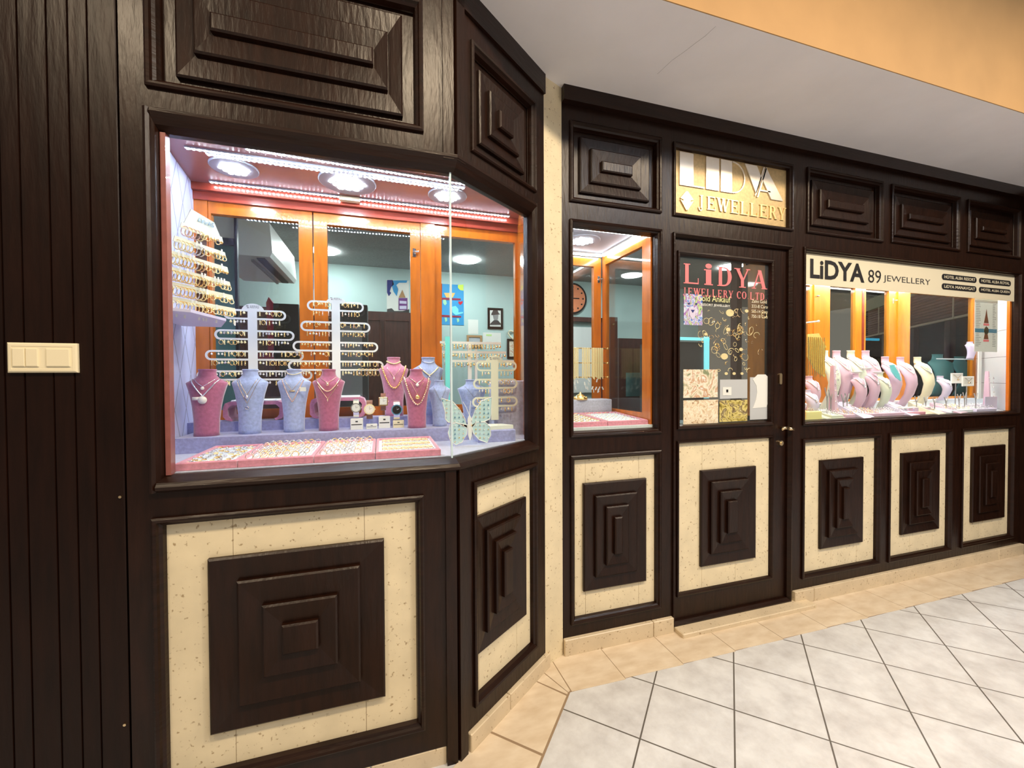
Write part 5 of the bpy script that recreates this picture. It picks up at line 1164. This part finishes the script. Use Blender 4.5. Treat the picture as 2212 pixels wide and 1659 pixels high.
# front trays of rings
def ring_tray(lab, u0, u1, m_, grp, keys, Y0=2.03, Y1=2.145, nx=9, ny=4, z=1.161):
    x0, x1 = at(u0, 895, Y0).x, at(u1, 895, Y0).x; F = tray(lab, x0, x1, Y0, Y1, z, 0.022, m_, 'white_pad', 0.022)
    for j in range(ny):
        for i in range(nx):
            place(random.choice(keys), F(x0+0.018+(x1-x0-0.036)*i/(nx-1), Y0+0.017+(Y1-Y0-0.034)*j/(ny-1), z+0.030), (1.25, 0, random.uniform(-.3, .3)), 'ring in the '+lab, 'ring', grp, 0.95)
ring_tray('pale green ring tray next to the yellow ring cube', 1797, 1822, 'green_leather', 'rings in the pale green tray', ['ring_silver'], nx=4)
ring_tray('mauve ring tray of warm rings beside the pale green tray', 1828, 1904, 'mauve_leather', 'rings in the first mauve tray', ['ring_gold', 'ring_rose', 'ring_silver'], nx=12)
ring_tray('mauve ring tray of silver rings at the window middle', 1905, 1962, 'mauve_leather', 'rings in the second mauve tray', ['ring_silver'], nx=9)
ring_tray('white ring tray below the ring forks', 2056, 2102, 'white_pad', 'rings in the white tray', ['ring_silver', 'ring_pale'], nx=8)
ring_tray('lavender ring tray beside the tiled end', 2110, 2152, 'violet_leather', 'rings in the lavender tray', ['ring_silver'], nx=7)
M['yellow_card'] = mat('yellow_card', (0.85, 0.80, 0.36), 0.6)
o = thing('ring_cube', 'yellow ring block at the door end of the long window', 'ring stand', (2.74, 2.06, 1.16)); local(o, MB().bbox(at(1742, 895, 2.03).x, at(1776, 895, 2.03).x, 2.03, 2.13, 1.16, 1.215, 0.004).obj('block', 'yellow_card', o))
for i in range(6): place('ring_silver', (at(1745+i*5, 880, 2.05).x, 2.05, 1.222), (1.3, 0, 0), 'silver ring on the yellow ring block', 'ring', 'rings on the yellow block')
o = thing('book_ramp', 'folded pale green leather ramp beside the yellow ring block', 'display stand', (2.86, 2.08, 1.16)); local(o, MB().add([(2.84, 2.02, 1.161), (3.02, 2.02, 1.161), (2.80, 2.16, 1.21), (2.96, 2.16, 1.20), (2.80, 2.16, 1.161), (2.96, 2.16, 1.161)], [(0, 1, 3, 2), (0, 2, 4), (1, 5, 3), (2, 3, 5, 4), (0, 4, 5, 1)]).obj('ramp', 'green_leather', o))
def fork(u, v, lab, grp, Y=2.07):
    c = at(u, v, Y); o = bpy.data.objects.new('ring_fork', FK); COL.objects.link(o); o.location = (c.x, Y, 1.161); o.scale = (1, 1, (c.z-1.161)/0.09); tag(o, lab, 'earring stand', grp)
FK = MB().tube([(0, 0, 0), (0, 0, 0.05), (-0.006, 0, 0.065), (-0.022, 0, 0.09)], 0.0035, 6).tube([(0, 0, 0.05), (0.006, 0, 0.065), (0.022, 0, 0.09)], 0.0035, 6).lathe([(0.016, 0), (0.016, 0.004), (0.004, 0.006)], 12).mesh('ring_fork', 'mid_grey', True)
for u, v in ((1787, 838), (1795, 842), (1822, 852), (1830, 850)): fork(u, v, 'grey twig-shaped earring fork near the tall mauve wedge', 'forks near the tall wedge', 2.11)
for u, v in ((1980, 856), (2000, 858), (2019, 860), (2044, 858), (2072, 852), (2084, 848), (2108, 850)): fork(u, v, 'grey Y-shaped earring fork among the boxes', 'forks among the boxes', 2.08)
for i, (u, m_) in enumerate(((1955, 'grey_velvet'), (1968, 'mauve_leather'), (1980, 'violet_leather'), (2008, 'mauve_leather'))):
    c = at(u, 880, 2.06); o = thing('ring_box', ['grey', 'mauve', 'violet', 'rounded pink'][i]+' little ring box in the row under the forks', 'ring box', (c.x, 2.08, 1.161)); w_ = 0.024
    local(o, MB().bbox(c.x-w_, c.x+w_, 2.06, 2.10, 1.161, 1.205, 0.003).obj('box_body', m_, o)); local(o, MB().bbox(c.x-w_, c.x+w_, 2.058, 2.102, 1.205, 1.214, 0.003).obj('box_lid', 'print_white', o))
o = thing('low_stand', 'flat pink display base below the ring boxes', 'display stand', (4.0, 2.04, 1.16)); local(o, MB().bbox(at(1962, 893, 2.025).x, at(2000, 893, 2.025).x, 2.025, 2.052, 1.161, 1.182, 0.003).obj('base', 'tray_pink', o))
# framed pendants and card at the tiled end
def framed(lab, u0, v0, u1, v1, Y, foot=True):
    a, b = at(u0, v0, Y), at(u1, v1, Y); o = thing('framed_necklace', lab, 'necklace stand', ((a.x+b.x)/2, Y, 1.16))
    r_ = 0.02; P = [(a.x, b.z, ), (b.x, b.z), (b.x, a.z), (a.x, a.z)]
    local(o, MB().rings(lambda s, d, z: (s, Y+d, z), a.x, b.x, b.z, a.z, [(0, 0.008), (0, 0), (0.008, -0.003), (0.012, 0.003)]).obj('plate', 'white_plastic', o))
    m_ = (a.x+b.x)/2; local(o, MB().tube([(a.x+0.03, Y-0.002, a.z-0.015), (m_, Y-0.004, (a.z+b.z)/2), (b.x-0.03, Y-0.002, a.z-0.015)], 0.0016, 5).ball((m_, Y-0.006, (a.z+b.z)/2-0.012), 0.008).obj('pendant', 'brass', o))
    local(o, MB().tube([(m_, Y+0.01, b.z+0.02), (m_, Y+0.012, 1.162)], 0.004, 6).obj('stem', 'mid_grey', o))
framed('white square necklace frame behind, on a thin stem', 2056, 806, 2080, 828, 2.22)
framed('white square necklace frame with a butterfly pendant', 2080, 813, 2104, 834, 2.15)
o = thing('small_card', 'lavender logo card standing before the tiled end', 'card', (4.6, 2.08, 1.16)); local(o, MB().box(at(2128, 870, 2.07).x, at(2154, 870, 2.07).x, 2.07, 2.073, 1.161, at(2140, 857, 2.07).z).obj('sheet', 'violet_leather', o))
ps = MB().prism([(4.55, 2.33), (4.92, 2.33), (5.20, 2.39), (4.70, 2.39)], at(2100, 776, 2.33).z-0.004, at(2100, 776, 2.33).z+0.004, plane='xy').obj('glass_shelf', 'edge_glass'); tag(ps, 'glass shelf edge on the white pole at the tiled end', 'shelf')
tag(MB().box(at(2115, 760, 2.3).x, at(2121, 760, 2.3).x, 2.30, 2.31, 1.24, 1.75).obj('shelf_pole', 'white_plastic'), 'white upright pole carrying the glass shelf', 'pole')
T = shell_bust('pale violet bust half hidden behind the paper price list', 2100, 738, 2.335, at(2100, 776, 2.33).z+0.005, 'violet_leather', W=0.12, lean=0.012)
# paper poster
Yp_ = 2.028; a, b = at(2106, 643, Yp_), at(2159, 643, Yp_); zt_ = at(2130, 643, Yp_).z; zb_ = at(2130, 760, Yp_).z
po = thing('price_list', 'tall white printed watch price list taped inside the long window', 'poster', ((a.x+b.x)/2, Yp_, zb_)); local(po, MB().box(a.x, b.x-0.02, Yp_, Yp_+0.001, zb_, zt_).obj('sheet', 'print_white', po))
mb = MB()
for k in range(26):
    z = zt_-0.05-k*(zt_-zb_-0.08)/26; mb.box(a.x+0.015, a.x+0.015+0.07*random.uniform(0.5, 1), Yp_-0.0006, Yp_, z, z+0.004)
    mb.box(b.x-0.085, b.x-0.085+0.045*random.uniform(0.5, 1), Yp_-0.0006, Yp_, z, z+0.004)
local(po, mb.obj('text_lines', 'mid_grey', po)); cx = (a.x+b.x)/2-0.01
for k, z in enumerate((zt_-0.20, zb_+0.10)):
    local(po, MB().prism([(cx-0.03, z), (cx+0.03, z), (cx+0.012, z+0.06), (cx, z+0.11), (cx-0.012, z+0.06)], Yp_-0.001, Yp_-0.0002).obj('printed_figure', 'brown_leather', po)); local(po, MB().box(cx-0.035, cx+0.035, Yp_-0.001, Yp_-0.0002, z-0.02, z-0.004).obj('printed_band', 'pink_vinyl', po))
local(po, MB().box(a.x+0.005, b.x-0.03, Yp_-0.0008, Yp_-0.0001, zt_-0.275, zt_-0.245).obj('printed_strap', 'gem_blue', po)); local(po, MB().disc_y(cx, Yp_-0.0016, Yp_-0.0009, zt_-0.26, 0.03, n=18).obj('printed_watch', 'brass', po))

# ================================================================== THE SHOP ROOM BEHIND
YB, ZR = 6.0, 2.96
structure(MB().box(-2.6, 10, 2.6, 7.2, -0.05, 0.0).obj('floor_shop', 'room_floor'))
wb = structure(MB().box(-2.6, 5.3, YB, YB+0.1, 0, ZR).obj('wall_back', 'room_wall'))
structure(MB().box(-2.75, 10.0, 2.45, 7.2, ZR, ZR+0.08).obj('ceiling_shop', 'room_ceiling'))
structure(MB().box(-2.2, -2.1, 2.40, YB, 0, ZR).obj('wall_side', 'room_side'))
# partition behind the fascia: closes the room above and below the cases
structure(MB().box(-0.86, 5.3, 2.42, 2.46, 2.38, ZR).obj('wall_partition', 'room_side'))
structure(MB().box(-0.86, 5.3, 2.42, 2.46, 0, 1.12).obj('wall_partition_low', 'room_side')) if False else None
lights = [(1.06, 5.3, 'beside the framed portrait'), (-0.63, 5.4, 'above the back cabinet'), (2.55, 5.0, 'near the wall clock'), (0.2, 3.6, 'above the counter aisle'), (3.2, 3.4, 'just inside the door'), (4.6, 4.6, 'deep in the room by the blinds')]
for x, y, w_ in lights:
    t = thing('ceiling_light', 'round flush white ceiling light '+w_, 'ceiling light', (x, y, ZR)); MB().lathe([(0.15, 0), (0.15, -0.012), (0.14, -0.018)], 28).obj('diffuser', 'room_light', t)
# air conditioner on the side wall
ac = thing('air_conditioner', 'white split air conditioner high on the beige side wall', 'air conditioner', (-1.7, 4.4, 2.5))
def quadbox(u0, v0, u1, v1, Ya, Yb_, nm, m_, par):
    a, b = at(u0, v0, Ya), at(u1, v1, Ya); return local(par, MB().box(a.x, b.x, Ya, Yb_, b.z, a.z).obj(nm, m_, par))
p0 = at(514, 470, 4.0); p1 = at(583, 555, 4.0)
local(ac, MB().prism([(p0.x-0.25, p1.z), (p1.x, p1.z), (p1.x+0.02, p1.z+0.04), (p1.x, p0.z-0.02), (p0.x-0.25, p0.z)], 4.0, 5.05).obj('body', 'white_plastic', ac))
local(ac, MB().box(-2.12, p0.x-0.24, 4.2, 4.9, p1.z+0.05, p0.z-0.05).obj('wall_bracket', 'mid_grey', ac)); local(ac, MB().box(p0.x+0.12, p1.x-0.05, 4.05, 5.0, p1.z-0.012, p1.z-0.001).obj('air_vent', 'dark_grey', ac))
local(ac, MB().box(p1.x-0.16, p1.x-0.14, 4.08, 4.98, p1.z-0.03, p1.z-0.008).obj('louvre', 'mid_grey', ac))
local(ac, MB().box(p0.x-0.02, p0.x+0.0, 3.985, 4.0, p1.z+0.1, p0.z).obj('seam', 'mid_grey', ac))
# mirror / dark framed panel beside the side wall
a, b = at(440, 470, 2.9), at(512, 470, 2.9)
mr = thing('glass_cabinet', 'dark framed glass cabinet door behind the quilted corner', 'cabinet', (a.x, 2.9, 1.0)); local(mr, MB().box(at(507, 600, 2.95).x, at(513, 600, 2.95).x, 2.95, 2.98, 0.9, 2.9).obj('frame', 'black', mr)); local(mr, MB().box(a.x-0.3, at(507, 600, 2.95).x, 2.96, 2.97, 0.9, at(480, 530, 2.96).z).obj('pane', 'teal_leather', mr)); local(mr, MB().box(a.x-0.3, at(507, 600, 2.95).x, 2.94, 2.98, at(480, 530, 2.96).z, at(480, 515, 2.96).z).obj('rail', 'black', mr))
# dark back cabinets and panelled counter
cab = thing('back_cabinet', 'dark wooden cabinet row along the back wall under the posters', 'cabinet', (0.0, 5.7, 0))
zt_ = at(700, 668, 5.6).z; local(cab, MB().box(-1.9, at(935, 690, 5.6).x, 5.6, 5.98, 0, zt_).obj('body', 'room_wood', cab))
for k in range(6): local(cab, MB().rings(lambda s, d, z: (s, 5.6+d, z), -1.4+k*0.36, -1.08+k*0.36, 0.6, zt_-0.1, [(0, 0), (0.0, -0.008), (0.012, -0.012), (0.02, -0.004)]).obj('door', 'room_wood', cab))
mo = thing('monitor', 'black monitor on the counter behind the tree-shaped boards', 'monitor', (-0.75, 3.6, 1.1)); a, b = at(590, 655, 3.4), at(646, 780, 3.4); local(mo, MB().box(a.x, b.x, 3.4, 3.44, b.z, a.z).obj('screen', 'black', mo)); local(mo, MB().box((a.x+b.x)/2-0.05, (a.x+b.x)/2+0.05, 3.41, 3.43, 1.05, b.z).obj('foot', 'dark_grey', mo))
ch = thing('red_chair', 'glossy dark red chair back behind the first earring board', 'chair', (-0.9, 4.2, 0.5)); a = at(578, 690, 4.2); local(ch, MB().prism([(a.x, a.z-0.3), (a.x+0.10, a.z-0.3), (a.x+0.09, a.z+0.08), (a.x+0.01, a.z+0.20), (a.x-0.01, a.z+0.15)], 4.2, 4.25).obj('backrest', 'maroon_print', ch)); local(ch, MB().box(a.x-0.1, a.x+0.4, 4.2, 4.6, a.z-0.36, a.z-0.3).obj('seat', 'maroon_print', ch)); local(ch, MB().tube([(a.x+0.15, 4.4, 0.0), (a.x+0.15, 4.4, a.z-0.36)], 0.03, 8).obj('pedestal', 'dark_grey', ch))
ct = thing('shop_counter', 'dark glass-topped counter inside the shop behind the bay', 'counter', (0.4, 3.2, 0)); local(ct, MB().box(-1.0, 2.6, 3.0, 3.5, 0, 1.02).obj('body', 'room_wood', ct)); local(ct, MB().box(-1.02, 2.62, 2.98, 3.52, 1.02, 1.05).obj('top', 'edge_glass', ct))
gb = thing('storage_box', 'grey box on the counter behind the second earring board', 'box', (0.0, 3.4, 1.05)); a, b = at(715, 655, 3.3), at(795, 800, 3.3); local(gb, MB().bbox(a.x, b.x, 3.3, 3.45, 1.05, a.z, 0.004).obj('case', 'dark_grey', gb)); local(gb, MB().box(a.x+0.02, b.x-0.04, 3.294, 3.3, 1.30, a.z-0.16).obj('panel', 'mid_grey', gb))
# posters on the back wall
def bq(u0, v0, u1, v1, d0, d1, m_, nm, par):
    a, b = at(u0, v0, YB), at(u1, v1, YB); return local(par, MB().box(a.x, b.x, YB-d1, YB-d0, b.z, a.z).obj(nm, m_, par))
pa = thing('wall_poster', 'painted poster of a round tower under a swirling blue sky', 'poster', (0.2, YB, 2.3))
bq(835, 604, 884, 690, 0.0, 0.006, 'paper', 'sheet', pa)
def bp(pts, d, m_, nm, par):
    P = [(at(u, v, YB).x, at(u, v, YB).z) for u, v in pts]; return local(par, MB().prism(P, YB-d-0.003, YB-d).obj(nm, m_, par))
bp([(836, 605), (848, 605), (851, 615), (845, 620), (842, 630), (845, 633), (840, 640), (836, 632)], 0.007, 'navy_print', 'dark_swirl', pa)
bp([(848, 606), (880, 606), (878, 611), (862, 611), (856, 616), (860, 625), (857, 640), (850, 630), (847, 618)], 0.007, 'sky_print', 'blue_swirl', pa)
bp([(869, 626), (876, 643), (861, 643)], 0.0075, 'tan_print', 'tower_roof', pa); bp([(861, 644), (880, 644), (880, 670), (861, 670)], 0.0072, 'purple_print', 'tower', pa)
bp([(863, 650), (878, 651), (878, 657), (863, 656)], 0.0108, 'violet_leather', 'tower_band', pa); bp([(863, 661), (878, 661), (878, 668), (863, 668)], 0.0108, 'violet_leather', 'tower_band', pa)
bp([(836, 668), (846, 666), (852, 672), (870, 672), (884, 668), (884, 690), (836, 690)], 0.0072, 'black', 'shore', pa)
pb = thing('wall_poster', 'child-like blue poster of birds on branches under a green sun', 'poster', (0.9, YB, 2.2))
bq(951, 613, 1002, 703, 0.0, 0.006, 'sky_print', 'sheet', pb)
bp([(952, 643), (995, 645), (995, 649), (952, 648)], 0.007, 'maroon_print', 'branch', pb); bp([(952, 680), (996, 683), (996, 686), (952, 685)], 0.007, 'maroon_print', 'branch', pb)
bp([(959, 633), (983, 633), (978, 643), (964, 643)], 0.0075, 'orange_print', 'nest', pb); bp([(989, 616), (1001, 615), (1001, 628), (994, 627), (989, 622)], 0.007, 'lime_print', 'sun', pb)
for q in (((957, 648), (963, 648), (965, 656), (961, 660), (957, 655)), ((960, 686), (965, 686), (966, 693), (962, 696)), ((986, 688), (991, 688), (992, 694), (988, 697))): bp(q, 0.0075, 'green_print', 'leaf', pb)
bp([(976, 663), (984, 661), (990, 668), (990, 675), (1000, 674), (1000, 677), (984, 681), (977, 675)], 0.0075, 'turquoise', 'bird', pb); bp([(990, 651), (995, 652), (999, 650), (999, 655), (994, 659), (990, 655)], 0.0075, 'red_gem', 'heart', pb); bp([(952, 613), (955, 613), (954, 703), (952, 703)], 0.0075, 'maroon_print', 'trunk', pb)
fr_ = thing('picture_frame', 'black framed portrait of a person in a dark hat', 'framed picture', (1.6, YB, 2.3)); a, b = at(1053, 665, YB), at(1086, 711, YB)
local(fr_, MB().rings(lambda s, d, z: (s, YB+d, z), a.x, b.x, b.z, a.z, [(0, 0), (0, -0.02), (0.03, -0.02), (0.032, -0.008)]).obj('frame', 'black', fr_)); bq(1057, 670, 1082, 706, 0.009, 0.011, 'print_white', 'picture', fr_)
bp([(1061, 678), (1065, 670), (1074, 670), (1077, 677), (1080, 679), (1061, 681)], 0.012, 'dark_grey', 'printed_hat', fr_); bp([(1064, 681), (1076, 680), (1075, 690), (1070, 694), (1066, 690)], 0.012, 'mid_grey', 'printed_face', fr_); bp([(1058, 700), (1066, 692), (1075, 692), (1081, 699), (1081, 702), (1058, 702)], 0.012, 'dark_grey', 'printed_coat', fr_)
d1 = thing('notice_sheet', 'wrinkled paper notice between the blue poster and the portrait', 'paper', (1.25, YB, 2.1)); bq(1011, 690, 1033, 722, 0.0, 0.003, 'paper', 'sheet', d1)
d2 = thing('notice_sheet', 'wide pale green-marked sheet below the portrait', 'paper', (1.5, YB, 2.0)); bq(1043, 718, 1082, 740, 0.0, 0.003, 'paper', 'sheet', d2); bq(1050, 722, 1062, 726, 0.0035, 0.004, 'leaf_green', 'green_mark', d2)
d3 = thing('picture_frame', 'small brown wooden frame below the wrinkled notice', 'framed picture', (1.2, YB, 2.0)); a, b = at(1008, 724, YB), at(1041, 750, YB); local(d3, MB().rings(lambda s, d, z: (s, YB+d, z), a.x, b.x, b.z, a.z, [(0, 0), (0, -0.02), (0.03, -0.02), (0.032, -0.008)]).obj('frame', 'tan_print', d3)); bq(1012, 728, 1038, 750, 0.009, 0.011, 'print_grey', 'picture', d3)
d4 = thing('picture_frame', 'black frame half hidden by the orange end post', 'framed picture', (1.9, YB, 1.9)); a, b = at(1095, 732, YB), at(1120, 775, YB); local(d4, MB().rings(lambda s, d, z: (s, YB+d, z), a.x, b.x, b.z, a.z, [(0, 0), (0, -0.02), (0.03, -0.02), (0.032, -0.008)]).obj('frame', 'black', d4)); bq(1099, 737, 1118, 771, 0.009, 0.011, 'print_cream', 'picture', d4)
hp = [(1098+10*math.sin(k*PI/10)**3*1.0+10, 722-9*(math.cos(k*PI/10)-0.38*math.cos(k*PI/5)-0.15*math.cos(3*k*PI/10))) for k in range(20)]
tag(MB().tube([(at(u, v, YB-0.03).x, YB-0.03, at(u, v, YB-0.03).z) for u, v in hp], 0.012, 6, closed=True).obj('heart_ornament', 'cream_plastic', None, True), 'cream heart-shaped wire ornament near the orange end post', 'ornament')
ck = thing('wall_clock', 'round clock with an orange face and black rim on the pale wall', 'clock', (3.0, YB, 2.7)); c = at(1236, 645, YB-0.02); r_ = at(1265, 645, YB).x-c.x
local(ck, MB().disc_y(c.x, YB-0.04, YB, c.z, r_, n=36).obj('rim', 'black', ck)); local(ck, MB().disc_y(c.x, YB-0.044, YB-0.04, c.z, r_*0.88, n=36).obj('face', 'clock_face', ck))
mb = MB()
for k in range(12): mb.box(c.x+r_*0.72*math.cos(k*PI/6)-0.012, c.x+r_*0.72*math.cos(k*PI/6)+0.012, YB-0.047, YB-0.044, c.z+r_*0.72*math.sin(k*PI/6)-0.012, c.z+r_*0.72*math.sin(k*PI/6)+0.012)
local(ck, mb.box(c.x-0.008, c.x+0.008, YB-0.05, YB-0.047, c.z-0.02, c.z+r_*0.6).box(c.x-0.02, c.x+r_*0.45, YB-0.05, YB-0.047, c.z-0.008, c.z+0.008).obj('hands', 'black', ck))
dp = thing('doorway_frame', 'dark brown inner doorway frame under the clock', 'doorway', (3.1, 5.9, 0)); a, b = at(1236, 684, 5.9), at(1283, 684, 5.9); local(dp, MB().box(a.x-0.5, b.x+0.3, 5.9, 5.98, a.z-0.07, a.z).box(b.x+0.1, b.x+0.2, 5.9, 5.98, 0, a.z).obj('frame', 'room_wood', dp)); local(dp, MB().box(a.x-0.4, b.x+0.1, 5.95, 5.97, 1.2, a.z-0.15).obj('panel', 'print_white', dp))
pc = thing('wood_post', 'dark wooden post with a bright knob seen through the side pane', 'post', (2.5, 4.0, 0)); a, b = at(1318, 690, 4.0), at(1334, 690, 4.0); local(pc, MB().box(a.x, b.x, 4.0, 4.1, 0, at(1325, 685, 4.0).z).obj('post', 'room_wood', pc)); local(pc, MB().ball((a.x*0.6+b.x*0.4, 3.99, at(1323, 701, 4.0).z), 0.012).obj('knob', 'brass', pc))
sf = thing('room_shelf', 'brown display shelf with pale bags seen through the side pane', 'shelf', (2.9, 4.6, 0)); a, b = at(1337, 730, 4.6), at(1392, 730, 4.6); local(sf, MB().box(a.x, b.x+0.2, 4.6, 4.9, 0, at(1360, 731, 4.6).z).obj('cabinet_body', 'room_wood', sf)); local(sf, MB().box(a.x+0.1, b.x, 4.59, 4.6, 1.2, 1.5).obj('glass_front', 'teal_leather', sf))
# cyan lit showcase seen through the door glass
sc_ = thing('lit_showcase', 'cyan-edged lit showcase deep in the shop behind the door', 'showcase', (3.5, 3.9, 0)); Yc = 3.9
for u0, v0, u1, v1 in ((1440, 727, 1532, 736), (1523, 727, 1532, 860)):
    a, b = at(u0, v0, Yc), at(u1, v1, Yc); local(sc_, MB().box(a.x, b.x, Yc, Yc+0.02, b.z, a.z).obj('edge_light', 'cyan_strip', sc_))
a, b = at(1440, 737, Yc), at(1523, 860, Yc); local(sc_, MB().box(a.x, b.x, Yc+0.02, Yc+0.5, 0.0, a.z).obj('case_body', 'dark_grey', sc_))
a, b = at(1537, 600, 4.5), at(1552, 700, 4.5); pw = MB().box(at(1592, 600, 4.3).x, at(1603, 600, 4.3).x, 4.3, 4.4, 0, 2.95).obj('wood_pillar', 'room_wood'); tag(pw, 'slim brown pillar behind the middle of the door glass', 'pillar')
# far wall on the right: dark windows and wooden blinds (runs at an angle)
ang = math.atan2(5.66-3.2, 9.0-6.96)
FW0 = Frame(6.96, 3.2, ang); FW = lambda s_, d_, z_: FW0(s_, -d_, z_)
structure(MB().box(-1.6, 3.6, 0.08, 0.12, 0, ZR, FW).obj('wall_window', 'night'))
for s_ in (-1.2, -0.35, 0.55, 1.5, 2.5): structure(MB().box(s_, s_+0.13, 0.02, 0.08, 0, 2.6, FW).obj('window_post', 'room_wood'))
bd = thing('wooden_blind', 'brown wooden venetian blind half lowered over the dark window', 'blind', FW(0.5, 0, 2.1))
mb = MB()
for k in range(11): z = 2.235+k*0.042; mb.box(-1.3, 3.2, -0.02, 0.012, z, z+0.006, FW); mb.box(-1.3, 3.2, 0.004, 0.007, z-0.012, z+0.030, FW)
local(bd, mb.obj('slats', 'blind_slat', bd)); local(bd, MB().box(-1.3, 3.2, -0.03, 0.02, 2.19, 2.215, FW).obj('bottom_rail', 'blind_rail', bd)); local(bd, MB().box(-1.3, 3.2, -0.04, 0.03, 2.69, 2.90, FW).obj('head_rail', 'blind_pale', bd))
for s_ in (-0.9, 0.35, 1.6, 2.6): local(bd, MB().box(s_, s_+0.03, -0.036, -0.03, 2.19, 2.70, FW).obj('ladder_tape', 'blind_rail', bd))
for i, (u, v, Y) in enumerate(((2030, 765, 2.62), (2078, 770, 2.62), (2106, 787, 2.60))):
    T = shell_bust(['teal bust in the dark behind the case, nearest the cream bust', 'teal bust in the dark behind the glass shelf', 'low teal bust in the dark behind the square frames'][i], u, v, Y, 1.25, 'teal_leather', W=0.30, lean=0.06)  # reflections of case busts in the back pane, modelled as dim teal copies
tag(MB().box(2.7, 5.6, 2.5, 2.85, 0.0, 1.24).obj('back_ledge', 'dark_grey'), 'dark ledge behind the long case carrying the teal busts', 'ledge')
a, b = at(1868, 730, 5.0), at(1900, 736, 5.0); tag(MB().box(a.x, b.x, 5.0, 5.03, b.z, a.z).obj('blue_light', 'blue_strip'), 'blue lit strip glowing in the dark behind the long case', 'light')
